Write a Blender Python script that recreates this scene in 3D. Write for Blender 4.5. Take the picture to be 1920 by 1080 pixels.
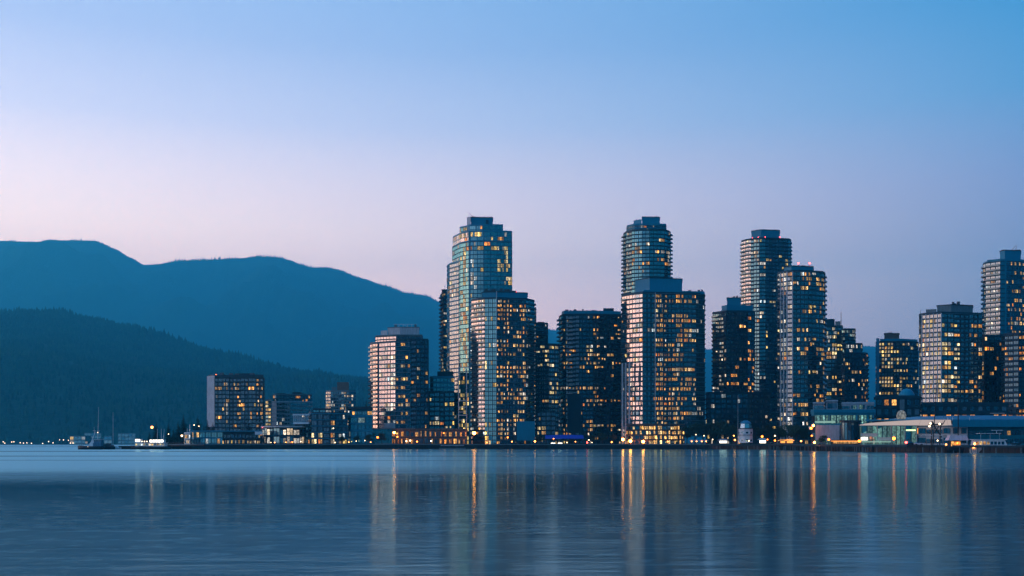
import bpy, math, random
from mathutils import Vector, noise
# ------------------------------------------------------------------ set-up
scene = bpy.context.scene
for o in list(bpy.data.objects):
    bpy.data.objects.remove(o)
col = scene.collection
R = math.radians

# camera: level, looking north over the harbour, horizon low in the frame
F, H, HY = 2000.0, 4.4, 830.0          # focal length and horizon in photograph pixels (1920 wide), eye height in metres
cam_d = bpy.data.cameras.new('camera')
cam_d.lens = 37.5; cam_d.sensor_width = 36.0; cam_d.sensor_fit = 'HORIZONTAL'
cam_d.shift_y = (HY - 540.0) / 1920.0
cam_d.clip_start = 0.5; cam_d.clip_end = 60000
cam = bpy.data.objects.new('camera', cam_d); col.objects.link(cam)
cam.location = (0, 0, H); cam.rotation_euler = (R(90), 0, 0)
scene.camera = cam

# ------------------------------------------------------------------ dusk sky
world = bpy.data.worlds.new('World'); scene.world = world; world.use_nodes = True
nt = world.node_tree; nt.nodes.clear()
def wn(t, **k):
    n = nt.nodes.new(t)
    for a, b in k.items(): setattr(n, a, b)
    return n
def wl(a, b): nt.links.new(a, b)
def wmath(op, a, b=None, c=None, clamp=False):
    n = wn('ShaderNodeMath', operation=op); n.use_clamp = clamp
    for i, v in enumerate((a, b, c)):
        if v is None: continue
        if isinstance(v, (int, float)): n.inputs[i].default_value = v
        else: wl(v, n.inputs[i])
    return n.outputs[0]
def wramp(fac, stops, interp='LINEAR'):
    n = wn('ShaderNodeValToRGB'); cr = n.color_ramp; cr.interpolation = interp
    while len(cr.elements) < len(stops): cr.elements.new(0.5)
    for e, (p, c) in zip(cr.elements, stops):
        e.position = p; e.color = (c[0], c[1], c[2], 1)
    wl(fac, n.inputs[0]); return n.outputs[0]
GLOW_AZ = R(-64)                                # where the sun went down, left of the view
SUN_EL = R(4)
gx, gy = math.sin(GLOW_AZ), math.cos(GLOW_AZ)
tc = wn('ShaderNodeTexCoord'); sx = wn('ShaderNodeSeparateXYZ'); wl(tc.outputs['Generated'], sx.inputs[0])
x_, y_, z_ = sx.outputs
hl = wmath('SQRT', wmath('ADD', wmath('MULTIPLY', x_, x_), wmath('MULTIPLY_ADD', y_, y_, 1e-5)))
t_ = wmath('DIVIDE', wmath('ADD', wmath('MULTIPLY', x_, gx), wmath('MULTIPLY', y_, gy)), hl)   # 1 towards the afterglow, -1 away
zc = wmath('MAXIMUM', z_, 0.0)
ZEN = (.06, .32, .68)
glow = wramp(zc, [(0, (7.0, 3.3, 1.9)), (.10, (6.0, 3.1, 2.0)), (.2, (3.5, 2.25, 1.85)), (.30, (1.7, 1.5, 1.75)), (.42, (.6, .85, 1.3)), (.65, (.2, .46, .9)), (1, ZEN)])
left = wramp(zc, [(0, (4.2, 2.45, 2.0)), (.12, (4.0, 2.42, 1.98)), (.19, (3.15, 2.25, 1.95)), (.28, (1.42, 1.33, 1.62)), (.345, (.82, .94, 1.36)), (.41, (.56, .80, 1.26)), (.65, (.16, .43, .86)), (1, ZEN)])
right = wramp(zc, [(0, (.44, .48, .58)), (.08, (.54, .56, .73)), (.14, (.80, .73, .94)), (.22, (.54, .63, 1.0)), (.29, (.235, .56, .98)), (.36, (.105, .45, .89)), (.65, (.06, .37, .76)), (1, ZEN)])
back = wramp(zc, [(0, (.006, .095, .18)), (.2, (.009, .13, .25)), (.5, (.022, .20, .43)), (1, ZEN)])
def wmix(f, a, b):
    n = wn('ShaderNodeMix', data_type='RGBA'); wl(f, n.inputs[0]); wl(a, n.inputs[6]); wl(b, n.inputs[7]); return n.outputs[2]
def sstep(v, a, b):
    n = wn('ShaderNodeMapRange', interpolation_type='LINEAR'); wl(v, n.inputs[0])
    for i, q in enumerate((a, b, 0, 1)): n.inputs[i + 1].default_value = q
    n.clamp = True; return n.outputs[0]
c1 = wmix(sstep(t_, -.42, .0), back, right)
c2 = wmix(sstep(t_, .0, .78), c1, left)
c3 = wmix(sstep(t_, .78, 1.0), c2, glow)
sky = wn('ShaderNodeTexSky', sky_type='NISHITA'); sky.sun_disc = False
sky.sun_elevation = R(-3); sky.sun_rotation = GLOW_AZ; sky.air_density = 1.0; sky.ozone_density = 3.0
bg1 = wn('ShaderNodeBackground'); bg1.inputs[1].default_value = 0.05; wl(sky.outputs[0], bg1.inputs[0])
bg2 = wn('ShaderNodeBackground'); bg2.inputs[1].default_value = 1.0; wl(c3, bg2.inputs[0])
add = wn('ShaderNodeAddShader'); wl(bg1.outputs[0], add.inputs[0]); wl(bg2.outputs[0], add.inputs[1])
wo = wn('ShaderNodeOutputWorld'); wl(add.outputs[0], wo.inputs[0])

# the last of the sun's glow: one very soft, weak sun lamp from the same side
sun_d = bpy.data.lights.new('sun', 'SUN'); sun_d.energy = 0.10; sun_d.angle = R(25); sun_d.color = (1.0, .74, .66)
sun = bpy.data.objects.new('sun', sun_d); col.objects.link(sun)
sun.rotation_euler = Vector((-gx * math.cos(SUN_EL), -gy * math.cos(SUN_EL), -math.sin(SUN_EL))).to_track_quat('-Z', 'Y').to_euler()

vs = scene.view_settings
vs.view_transform = 'Standard'; vs.look = 'None'; vs.exposure = 0.0; vs.gamma = 1.0; vs.use_curve_mapping = False
cy = scene.cycles
cy.use_denoising = True; cy.max_bounces = 6; cy.diffuse_bounces = 2; cy.glossy_bounces = 4; cy.transparent_max_bounces = 6
cy.volume_bounces = 1; cy.sample_clamp_indirect = 6.0; cy.caustics_reflective = True; cy.caustics_refractive = False
cy.use_light_tree = True

# ------------------------------------------------------------------ materials
MATS = {}
def nodes_of(name):
    m = bpy.data.materials.new(name); m.use_nodes = True; MATS[name] = m
    t = m.node_tree; t.nodes.clear()
    out = t.nodes.new('ShaderNodeOutputMaterial')
    return m, t, out
def nn(t, typ, ins=None, **k):
    n = t.nodes.new(typ)
    for a, b in k.items(): setattr(n, a, b)
    for a, b in (ins or {}).items():
        if hasattr(b, 'is_linked') or isinstance(b, bpy.types.NodeSocket): t.links.new(b, n.inputs[a])
        else: n.inputs[a].default_value = b
    return n
def rgba(c): return (c[0], c[1], c[2], 1)
def ramp(t, fac, stops, interp='LINEAR'):
    n = t.nodes.new('ShaderNodeValToRGB'); cr = n.color_ramp; cr.interpolation = interp
    while len(cr.elements) < len(stops): cr.elements.new(0.5)
    for e, (p, c) in zip(cr.elements, stops):
        e.position = p; e.color = rgba(c) if not isinstance(c, (int, float)) else (c, c, c, 1)
    t.links.new(fac, n.inputs[0]); return n.outputs[0]
def mat_wall(name, c, rough=.75, var=.25, scale=.25, spec=.3, metal=0):
    """weathered solid surface: grime streaks and blotches on a base colour, fine bump"""
    m, t, out = nodes_of(name)
    tcn = nn(t, 'ShaderNodeTexCoord')
    mp = nn(t, 'ShaderNodeMapping', {0: tcn.outputs['Object']}); mp.inputs['Scale'].default_value = (1, 1, .22)
    n1 = nn(t, 'ShaderNodeTexNoise', {'Vector': mp.outputs[0], 'Scale': scale * 4, 'Detail': 6, 'Roughness': .65})
    oi = nn(t, 'ShaderNodeObjectInfo')
    mx = nn(t, 'ShaderNodeMath', {0: n1.outputs[0], 1: oi.outputs['Random']}, operation='MULTIPLY_ADD'); mx.inputs[2].default_value = 0
    mx2 = nn(t, 'ShaderNodeMath', {0: mx.outputs[0], 1: .35, 2: n1.outputs[0]}, operation='MULTIPLY_ADD')
    cc = ramp(t, mx2.outputs[0], [(.3, [q * (1 - var) for q in c]), (.75, [min(1, q * (1 + var)) for q in c])])
    b = nn(t, 'ShaderNodeBump', {'Height': n1.outputs[0], 'Strength': .25, 'Distance': .05})
    p = nn(t, 'ShaderNodeBsdfPrincipled', {'Base Color': cc, 'Roughness': rough, 'Specular IOR Level': spec, 'Metallic': metal, 'Normal': b.outputs[0]})
    t.links.new(p.outputs[0], out.inputs[0]); return m
def mat_glass(name, tint, refl=.25, rough=.03, curtain=(.10, .13, .15), dark=(.008, .016, .024)):
    """coated facade glazing: mirror of the sky over a dark room, some panes with pale blinds"""
    m, t, out = nodes_of(name)
    oi = nn(t, 'ShaderNodeObjectInfo'); ge = nn(t, 'ShaderNodeNewGeometry')
    r = nn(t, 'ShaderNodeMath', {0: oi.outputs['Random'], 1: 3.71, 2: ge.outputs['Random Per Island']}, operation='MULTIPLY_ADD')
    fr = nn(t, 'ShaderNodeMath', {0: r.outputs[0]}, operation='FRACT')
    cc = ramp(t, fr.outputs[0], [(0, dark), (.55, dark), (.75, [(a + b) / 2 for a, b in zip(dark, curtain)]), (1, curtain)])
    df = nn(t, 'ShaderNodeBsdfDiffuse', {'Color': cc})
    r2 = nn(t, 'ShaderNodeMath', {0: nn(t, 'ShaderNodeMath', {0: r.outputs[0], 1: 7.3}, operation='MULTIPLY').outputs[0]}, operation='FRACT')
    rr = nn(t, 'ShaderNodeMapRange', {0: r2.outputs[0], 3: rough, 4: rough + .09})
    gl = nn(t, 'ShaderNodeBsdfGlossy', {'Color': rgba(tint), 'Roughness': rr.outputs[0]})
    fz = nn(t, 'ShaderNodeFresnel', {'IOR': 1.55})
    mr = nn(t, 'ShaderNodeMapRange', {0: fz.outputs[0], 1: 0.04, 2: 1.0, 3: refl, 4: 1.0})
    mx = nn(t, 'ShaderNodeMixShader', {0: mr.outputs[0], 1: df.outputs[0], 2: gl.outputs[0]})
    t.links.new(mx.outputs[0], out.inputs[0]); return m
def mat_lit(name, cols, lo, hi):
    """window of a lit room: room colour and level differ from pane to pane; lamps, blinds and ceilings make it uneven"""
    m, t, out = nodes_of(name)
    oi = nn(t, 'ShaderNodeObjectInfo'); ge = nn(t, 'ShaderNodeNewGeometry'); tcn = nn(t, 'ShaderNodeTexCoord')
    r = nn(t, 'ShaderNodeMath', {0: ge.outputs['Random Per Island'], 1: .22, 2: oi.outputs['Random']}, operation='MULTIPLY_ADD')
    fr = nn(t, 'ShaderNodeMath', {0: r.outputs[0]}, operation='FRACT')
    n = len(cols)
    cc = ramp(t, fr.outputs[0], [(i / (n - 1), c) for i, c in enumerate(cols)])
    r2 = nn(t, 'ShaderNodeMath', {0: nn(t, 'ShaderNodeMath', {0: r.outputs[0], 1: 5.37}, operation='MULTIPLY').outputs[0]}, operation='FRACT')
    st = ramp(t, r2.outputs[0], [(0, lo * .5), (.3, lo), (.6, lo + (hi - lo) * .22), (.88, lo + (hi - lo) * .5), (1, hi * 1.4)])
    off = nn(t, 'ShaderNodeVectorMath', {0: tcn.outputs['Object'], 1: oi.outputs['Random']}, operation='ADD')
    sc = nn(t, 'ShaderNodeMapping', {0: off.outputs[0]}); sc.inputs['Scale'].default_value = (1.3, 1.3, .8)
    no = nn(t, 'ShaderNodeTexNoise', {'Vector': sc.outputs[0], 'Scale': 1.0, 'Detail': 2})
    nv = nn(t, 'ShaderNodeMapRange', {0: no.outputs[0], 1: .34, 2: .62, 3: .22, 4: 1.25})
    s = nn(t, 'ShaderNodeMath', {0: st, 1: nv.outputs[0]}, operation='MULTIPLY')
    p = nn(t, 'ShaderNodeBsdfPrincipled', {'Base Color': (.02, .02, .02, 1), 'Roughness': .06, 'IOR': 1.6, 'Emission Color': cc, 'Emission Strength': s.outputs[0]})
    t.links.new(p.outputs[0], out.inputs[0]); m.cycles.emission_sampling = 'NONE'; return m
def mat_lamp(name, c, s, sample=True):
    m, t, out = nodes_of(name)
    e = nn(t, 'ShaderNodeEmission', {0: rgba(c), 1: s}); t.links.new(e.outputs[0], out.inputs[0])
    if not sample: m.cycles.emission_sampling = 'NONE'
    return m
mat_wall('concrete_pale', (.38, .42, .46)); mat_wall('concrete_grey', (.10, .165, .19)); mat_wall('concrete_dark', (.014, .038, .052))
mat_wall('panel_teal', (.008, .215, .33), rough=.45, var=.12); mat_wall('panel_navy', (.008, .042, .066), rough=.5, var=.15)
mat_wall('metal_white', (.68, .71, .74), rough=.4, var=.1); mat_wall('metal_dark', (.04, .05, .06), rough=.45)
mat_wall('brick_brown', (.13, .085, .065)); mat_wall('stone_dark', (.010, .014, .018), var=.45, scale=.6); mat_wall('timber_dark', (.014, .016, .019), var=.5, scale=.8)
mat_wall('roof_blue', (.02, .20, .33), rough=.35, var=.15); mat_wall('roof_grey', (.10, .12, .14))
mat_wall('fascia_white', (.62, .56, .54), rough=.35, var=.08); mat_wall('paint_white', (.72, .75, .78), rough=.4, var=.1); mat_wall('paint_blue', (.03, .17, .28), rough=.4)
mat_wall('hull_dark', (.012, .015, .02), rough=.4); mat_wall('awning_blue', (.02, .05, .42), rough=.6); mat_wall('canvas_pink', (.55, .42, .46), rough=.8)
mat_wall('tarmac', (.03, .035, .04), rough=.9); mat_wall('rubber', (.012, .012, .012)); mat_wall('bronze', (.05, .045, .04), rough=.3, metal=.7)
mat_wall('bark', (.035, .028, .022)); mat_wall('paint_red', (.4, .03, .03), rough=.4); mat_wall('slab_pale', (.20, .27, .31), var=.2)
mat_wall('slab_mid', (.055, .12, .15), var=.2); mat_wall('slab_dark', (.012, .034, .05), var=.2); mat_wall('frame_dark', (.012, .022, .03), rough=.4); mat_wall('frame_pale', (.4, .42, .44), rough=.4)
mat_glass('glass_teal', (.40, .95, 1.0), .44); mat_glass('glass_navy', (.4, .78, 1.0), .18); mat_glass('glass_sky', (1.0, .93, .88), .66, dark=(.01, .02, .03))
mat_glass('glass_soft', (.80, .95, 1.0), .36)
mat_glass('glass_mid', (.45, .9, 1.0), .33); mat_glass('rail_glass', (.6, .82, .92), .16, dark=(.015, .025, .03), curtain=(.02, .035, .045))
mat_lit('lit_amber', [(1, .34, .05), (1, .50, .12), (1, .62, .22), (1, .42, .08), (1, .72, .38)], .5, 2.1)
mat_lit('lit_yellow', [(1, .62, .12), (1, .72, .28), (1, .80, .42), (1, .55, .09), (1, .86, .60)], .5, 2.1)
mat_lit('lit_pale', [(1, .70, .40), (1, .82, .62), (1, .92, .80), (.8, .95, 1.0), (1, .60, .25)], .42, 1.8)
mat_lit('lit_orange', [(1, .26, .03), (1, .36, .06), (1, .46, .11), (1, .32, .04), (1, .52, .16)], .7, 2.4)
mat_lit('lit_gold', [(1, .42, .08), (1, .52, .14), (1, .66, .28), (1, .46, .10), (1, .60, .20)], 1.0, 3.6)
mat_lit('lit_cool', [(.6, .95, 1.0), (.75, 1, .85), (1, .98, .85), (.5, .9, .9)], .12, .6)
mat_lit('lit_green', [(.35, .85, .72), (.45, .9, .8), (.3, .7, .7), (.5, .95, .75)], .22, .60)
mat_lamp('lamp_warm', (1, .30, .055), 13); mat_lamp('lamp_white', (1, .70, .38), 8); mat_lamp('lamp_orange', (1, .18, .018), 12)
mat_lamp('lamp_gold', (1, .24, .035), 58); mat_lamp('lamp_red', (1, .06, .05), 14); mat_lamp('lamp_far', (1, .74, .50), 3.5, False); mat_lamp('lamp_cool', (.65, .85, 1), 14)
mat_lamp('strip_warm', (1, .33, .06), 2.2); mat_lamp('strip_white', (1, .90, .74), 5); mat_lamp('strip_cyan', (.55, .95, .80), .45); mat_lamp('fascia_added_glow', (1, .80, .75), .50, False)
mat_lamp('sign_green', (.75, 1, .45), 2.0, False); mat_lamp('sign_blue', (.05, .12, 1), .3, False)
def mat_leaf(name, a, b):
    m, t, out = nodes_of(name)
    ge = nn(t, 'ShaderNodeNewGeometry')
    cc = ramp(t, ge.outputs['Random Per Island'], [(0, a), (1, b)])
    p = nn(t, 'ShaderNodeBsdfPrincipled', {'Base Color': cc, 'Roughness': .8, 'Specular IOR Level': .15})
    t.links.new(p.outputs[0], out.inputs[0]); return m
mat_leaf('needles', (.010, .022, .018), (.022, .04, .028)); mat_leaf('leaves', (.015, .03, .015), (.045, .06, .025))

m, t, out = nodes_of('forest_leaf')
ge = nn(t, 'ShaderNodeNewGeometry'); tcn = nn(t, 'ShaderNodeTexCoord')
pn = nn(t, 'ShaderNodeTexNoise', {'Vector': tcn.outputs['Object'], 'Scale': .0035, 'Detail': 5, 'Roughness': .65})
pv_ = nn(t, 'ShaderNodeMath', {0: ge.outputs['Random Per Island'], 1: .3, 2: pn.outputs[0]}, operation='MULTIPLY_ADD')
cc = ramp(t, pv_.outputs[0], [(.40, (.004, .022, .022)), (.65, (.012, .05, .040)), (.95, (.035, .095, .055))])
p = nn(t, 'ShaderNodeBsdfPrincipled', {'Base Color': cc, 'Roughness': .85, 'Specular IOR Level': .1}); t.links.new(p.outputs[0], out.inputs[0])
m, t, out = nodes_of('hill_cover')
tcn = nn(t, 'ShaderNodeTexCoord')
n1 = nn(t, 'ShaderNodeTexNoise', {'Vector': tcn.outputs['Object'], 'Scale': .004, 'Detail': 8, 'Roughness': .7})
cc = ramp(t, n1.outputs[0], [(.3, (.006, .03, .026)), (.55, (.012, .045, .036)), (.75, (.022, .06, .044))])
b = nn(t, 'ShaderNodeBump', {'Height': nn(t, 'ShaderNodeTexNoise', {'Vector': tcn.outputs['Object'], 'Scale': .05, 'Detail': 5}).outputs[0], 'Strength': .8, 'Distance': 12})
p = nn(t, 'ShaderNodeBsdfPrincipled', {'Base Color': cc, 'Roughness': .95, 'Specular IOR Level': .05, 'Normal': b.outputs[0]}); t.links.new(p.outputs[0], out.inputs[0])

# harbour water: long-exposure surface, calmer lanes and breeze-roughened patches
m, t, out = nodes_of('water')
tcn = nn(t, 'ShaderNodeTexCoord'); sp = nn(t, 'ShaderNodeSeparateXYZ', {0: tcn.outputs['Object']})
mpA = nn(t, 'ShaderNodeMapping', {0: tcn.outputs['Object']}); mpA.inputs['Scale'].default_value = (.010, .030, 1)
patch = nn(t, 'ShaderNodeTexNoise', {'Vector': mpA.outputs[0], 'Scale': 1, 'Detail': 5, 'Roughness': .62})
# breeze reaches the water from about 150 m out; close in there is a second, weaker breeze
ysk = nn(t, 'ShaderNodeMath', {0: sp.outputs[0], 1: -.15, 2: sp.outputs[1]}, operation='MULTIPLY_ADD')
far_b = nn(t, 'ShaderNodeMapRange', {0: nn(t, 'ShaderNodeMath', {0: patch.outputs[0], 1: 80, 2: ysk.outputs[0]}, operation='MULTIPLY_ADD').outputs[0], 1: 140, 2: 250, 3: 0, 4: 1}, interpolation_type='SMOOTHSTEP')
near_b = nn(t, 'ShaderNodeMapRange', {0: nn(t, 'ShaderNodeMath', {0: patch.outputs[0], 1: 50, 2: sp.outputs[1]}, operation='MULTIPLY_ADD').outputs[0], 1: 60, 2: 135, 3: 1, 4: 0}, interpolation_type='SMOOTHSTEP')
azx = nn(t, 'ShaderNodeMath', {0: sp.outputs[0], 1: nn(t, 'ShaderNodeMath', {0: sp.outputs[1], 1: 40}, operation='ADD').outputs[0]}, operation='DIVIDE')   # the breeze dies away towards the sheltered city side
shel = nn(t, 'ShaderNodeMapRange', {0: azx.outputs[0], 1: -.20, 2: .12, 3: 1, 4: .30}, interpolation_type='SMOOTHSTEP')
fb2 = nn(t, 'ShaderNodeMath', {0: far_b.outputs[0], 1: shel.outputs[0]}, operation='MULTIPLY')
br = nn(t, 'ShaderNodeMath', {0: fb2.outputs[0], 1: nn(t, 'ShaderNodeMath', {0: near_b.outputs[0], 1: .30}, operation='MULTIPLY').outputs[0]}, operation='MAXIMUM')
mpL = nn(t, 'ShaderNodeMapping', {0: tcn.outputs['Object']}); mpL.inputs['Scale'].default_value = (.0012, .016, 1)
lane = nn(t, 'ShaderNodeTexNoise', {'Vector': mpL.outputs[0], 'Scale': 1, 'Detail': 3})
ln = nn(t, 'ShaderNodeMapRange', {0: lane.outputs[0], 1: .36, 2: .42, 3: .45, 4: 1}, interpolation_type='SMOOTHSTEP')
brl = nn(t, 'ShaderNodeMath', {0: br.outputs[0], 1: ln.outputs[0]}, operation='MULTIPLY')
mpW = nn(t, 'ShaderNodeMapping', {0: tcn.outputs['Object']}); mpW.inputs['Scale'].default_value = (.30, .85, 1)
w1 = nn(t, 'ShaderNodeTexNoise', {'Vector': mpW.outputs[0], 'Scale': 1.0, 'Detail': 5, 'Roughness': .6})
mpV = nn(t, 'ShaderNodeMapping', {0: tcn.outputs['Object']}); mpV.inputs['Scale'].default_value = (.05, .16, 1)
w2 = nn(t, 'ShaderNodeTexNoise', {'Vector': mpV.outputs[0], 'Scale': 1.0, 'Detail': 3})
wh = nn(t, 'ShaderNodeMath', {0: w2.outputs[0], 1: 2.2, 2: w1.outputs[0]}, operation='MULTIPLY_ADD')
bs = nn(t, 'ShaderNodeMapRange', {0: brl.outputs[0], 3: .20, 4: .25})
bp = nn(t, 'ShaderNodeBump', {'Height': wh.outputs[0], 'Strength': bs.outputs[0], 'Distance': .15})
body = nn(t, 'ShaderNodeBsdfDiffuse', {'Color': (.0005, .030, .050, 1)})
WT = (.40, .71, .79, 1)                                                     # green-blue harbour water
calm = nn(t, 'ShaderNodeBsdfGlossy', {'Color': WT, 'Roughness': .092, 'Normal': bp.outputs[0]})    # slick surface: long mirrored streaks
ruff = nn(t, 'ShaderNodeBsdfGlossy', {'Color': WT, 'Roughness': .30, 'Normal': bp.outputs[0]})    # wind-ruffled facets: glints of open sky
fz_ = nn(t, 'ShaderNodeMapRange', {0: brl.outputs[0], 3: .0, 4: .95})
mpD = nn(t, 'ShaderNodeMapping', {0: tcn.outputs['Object']}); mpD.inputs['Scale'].default_value = (.50, .80, 1)
dn = nn(t, 'ShaderNodeTexNoise', {'Vector': mpD.outputs[0], 'Scale': 1.0, 'Detail': 4, 'Roughness': .6, 'Distortion': .4})     # cat's-paws: short ruffled dashes
da = nn(t, 'ShaderNodeMapRange', {0: dn.outputs[0], 1: .50, 2: .70, 3: 0, 4: .55}, interpolation_type='SMOOTHSTEP')
fm_ = nn(t, 'ShaderNodeMath', {0: da.outputs[0], 1: nn(t, 'ShaderNodeMath', {0: lane.outputs[0], 1: .8}, operation='MULTIPLY').outputs[0], 2: fz_.outputs[0]}, operation='MULTIPLY_ADD'); fm_.use_clamp = True
mxw = nn(t, 'ShaderNodeMixShader', {0: fm_.outputs[0], 1: calm.outputs[0], 2: ruff.outputs[0]})
frw = nn(t, 'ShaderNodeFresnel', {'IOR': 1.33})
mxb = nn(t, 'ShaderNodeMixShader', {0: frw.outputs[0], 1: body.outputs[0], 2: mxw.outputs[0]})
t.links.new(mxb.outputs[0], out.inputs[0])

# ------------------------------------------------------------------ helpers
def X(px, D): return (px - 960.0) / F * D
def Z(py, D): return H + (HY - py) / F * D
GZ = 3.3                                         # level of the quay and the city ground above the water
class MB:
    """collects boxes, prisms and tubes; build() links them as one mesh object"""
    def __init__(s): s.v = []; s.f = []; s.mi = []; s.m = 0
    def face(s, pts, m=None):
        b = len(s.v); s.v += [tuple(p) for p in pts]; s.f.append(tuple(range(b, b + len(pts)))); s.mi.append(s.m if m is None else m)
    def box(s, x0, x1, y0, y1, z0, z1, rz=0, c=(0, 0), m=None):
        b = len(s.v); cs, sn = math.cos(rz), math.sin(rz)
        for z in (z0, z1):
            for x, y in ((x0, y0), (x1, y0), (x1, y1), (x0, y1)):
                s.v.append((c[0] + x * cs - y * sn, c[1] + x * sn + y * cs, z))
        for q in ((3, 2, 1, 0), (4, 5, 6, 7), (0, 1, 5, 4), (1, 2, 6, 5), (2, 3, 7, 6), (3, 0, 4, 7)):
            s.f.append(tuple(b + i for i in q)); s.mi.append(s.m if m is None else m)
        return s
    def prism(s, pts, z0, z1, m=None, pts2=None):
        b = len(s.v); n = len(pts); p2 = pts2 or pts
        s.v += [(p[0], p[1], z0) for p in pts] + [(p[0], p[1], z1) for p in p2]
        k = s.m if m is None else m
        s.f.append(tuple(b + i for i in reversed(range(n)))); s.f.append(tuple(b + n + i for i in range(n))); s.mi += [k, k]
        for i in range(n):
            j = (i + 1) % n; s.f.append((b + i, b + j, b + n + j, b + n + i)); s.mi.append(k)
        return s
    def tube(s, a, c, r, r2=None, n=6, m=None):
        a, c = Vector(a), Vector(c); r2 = r if r2 is None else r2
        d = (c - a).normalized(); u = d.orthogonal().normalized(); w = d.cross(u); b = len(s.v); k = s.m if m is None else m
        for q, rr in ((a, r), (c, r2)):
            for i in range(n):
                an = 2 * math.pi * i / n; s.v.append(tuple(q + (u * math.cos(an) + w * math.sin(an)) * rr))
        for i in range(n):
            j = (i + 1) % n; s.f.append((b + i, b + j, b + n + j, b + n + i)); s.mi.append(k)
        s.f.append(tuple(b + i for i in reversed(range(n)))); s.f.append(tuple(b + n + i for i in range(n))); s.mi += [k, k]
        return s
    def ball(s, c, r, n=8, rings=5, m=None, sz=1.0):
        b = len(s.v); k = s.m if m is None else m
        s.v.append((c[0], c[1], c[2] - r * sz))
        for j in range(1, rings):
            a = math.pi * j / rings
            for i in range(n):
                q = 2 * math.pi * i / n; s.v.append((c[0] + r * math.sin(a) * math.cos(q), c[1] + r * math.sin(a) * math.sin(q), c[2] - r * sz * math.cos(a)))
        s.v.append((c[0], c[1], c[2] + r * sz)); top = len(s.v) - 1
        for i in range(n):
            j = (i + 1) % n
            s.f.append((b, b + 1 + j, b + 1 + i)); s.mi.append(k)
            for q in range(rings - 2):
                o = b + 1 + q * n; s.f.append((o + i, o + j, o + n + j, o + n + i)); s.mi.append(k)
            o = b + 1 + (rings - 2) * n; s.f.append((o + i, o + j, top)); s.mi.append(k)
        return s
    def mesh(s, name, mats):
        me = bpy.data.meshes.new(name); me.from_pydata(s.v, [], s.f)
        for m in (mats if isinstance(mats, (list, tuple)) else [mats]): me.materials.append(MATS[m])
        if any(s.mi): me.polygons.foreach_set('material_index', s.mi)
        me.update(); return me
    def build(s, name, mats, parent=None, loc=(0, 0, 0)):
        return link(name, s.mesh(name, mats), parent, loc)
def link(name, me, parent=None, loc=(0, 0, 0), rot=None):
    o = bpy.data.objects.new(name, me); col.objects.link(o); o.location = loc
    if rot: o.rotation_euler = rot
    if parent: o.parent = parent
    return o
def tag(o, label=None, cat=None, group=None, kind=None):
    for k, v in (('label', label), ('category', cat), ('group', group), ('kind', kind)):
        if v: o[k] = v
    return o
def thing(name, label, cat, loc, group=None, rz=0):
    o = bpy.data.objects.new(name, None); col.objects.link(o); o.location = loc; o.rotation_euler = (0, 0, rz); o.empty_display_size = 1
    return tag(o, label, cat, group)
def copy_tree(o, loc, label=None, rz=None, group=None, scale=None):
    def rec(q, par):
        c = q.copy(); col.objects.link(c); c.parent = par
        for ch in q.children: rec(ch, c)
        return c
    c = rec(o, None); c.location = loc
    if rz is not None: c.rotation_euler = (0, 0, rz)
    if scale: c.scale = (scale,) * 3
    if label: c['label'] = label
    if group: c['group'] = group
    return c
def offset_poly(pts, d):
    n = len(pts); out = []
    for i in range(n):
        a, b, c = Vector(pts[i - 1]), Vector(pts[i]), Vector(pts[(i + 1) % n])
        u, v = (b - a).normalized(), (c - b).normalized()
        n1, n2 = Vector((u.y, -u.x)), Vector((v.y, -v.x))
        k = n1 + n2; L = k.length
        if L < 1e-6: out.append(tuple(b + n1 * d)); continue
        k /= L; out.append(tuple(b + k * (d / max(.35, k.dot(n1)))))
    return out
def foot(D, pts): return [(X(px, D + dy), D + dy) for px, dy in pts]
def bow(a, b, h, n):
    """points from a to b (px, dy) swelling h metres towards the viewer"""
    return [(a[0] + (b[0] - a[0]) * i / n, a[1] + (b[1] - a[1]) * i / n - 4 * h * (i / n) * (1 - i / n)) for i in range(n + 1)]
# ------------------------------------------------------------------ the setting: water, hills, ground
def smooth_profile(prof):
    def f(px):
        if px <= prof[0][0]: return prof[0][1]
        for (x0, y0), (x1, y1) in zip(prof, prof[1:]):
            if px <= x1:
                k = (px - x0) / (x1 - x0); k = k * .5 + .5 * k * k * (3 - 2 * k); return y0 + (y1 - y0) * k
        return prof[-1][1]
    return f
w = MB(); w.face([(-8150, -1500, 0), (8150, -1500, 0), (8150, 14600, 0), (-8150, 14600, 0)])
tag(w.build('water', 'water'), 'calm harbour water in long exposure with soft vertical reflections', 'water', kind='structure')

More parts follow.
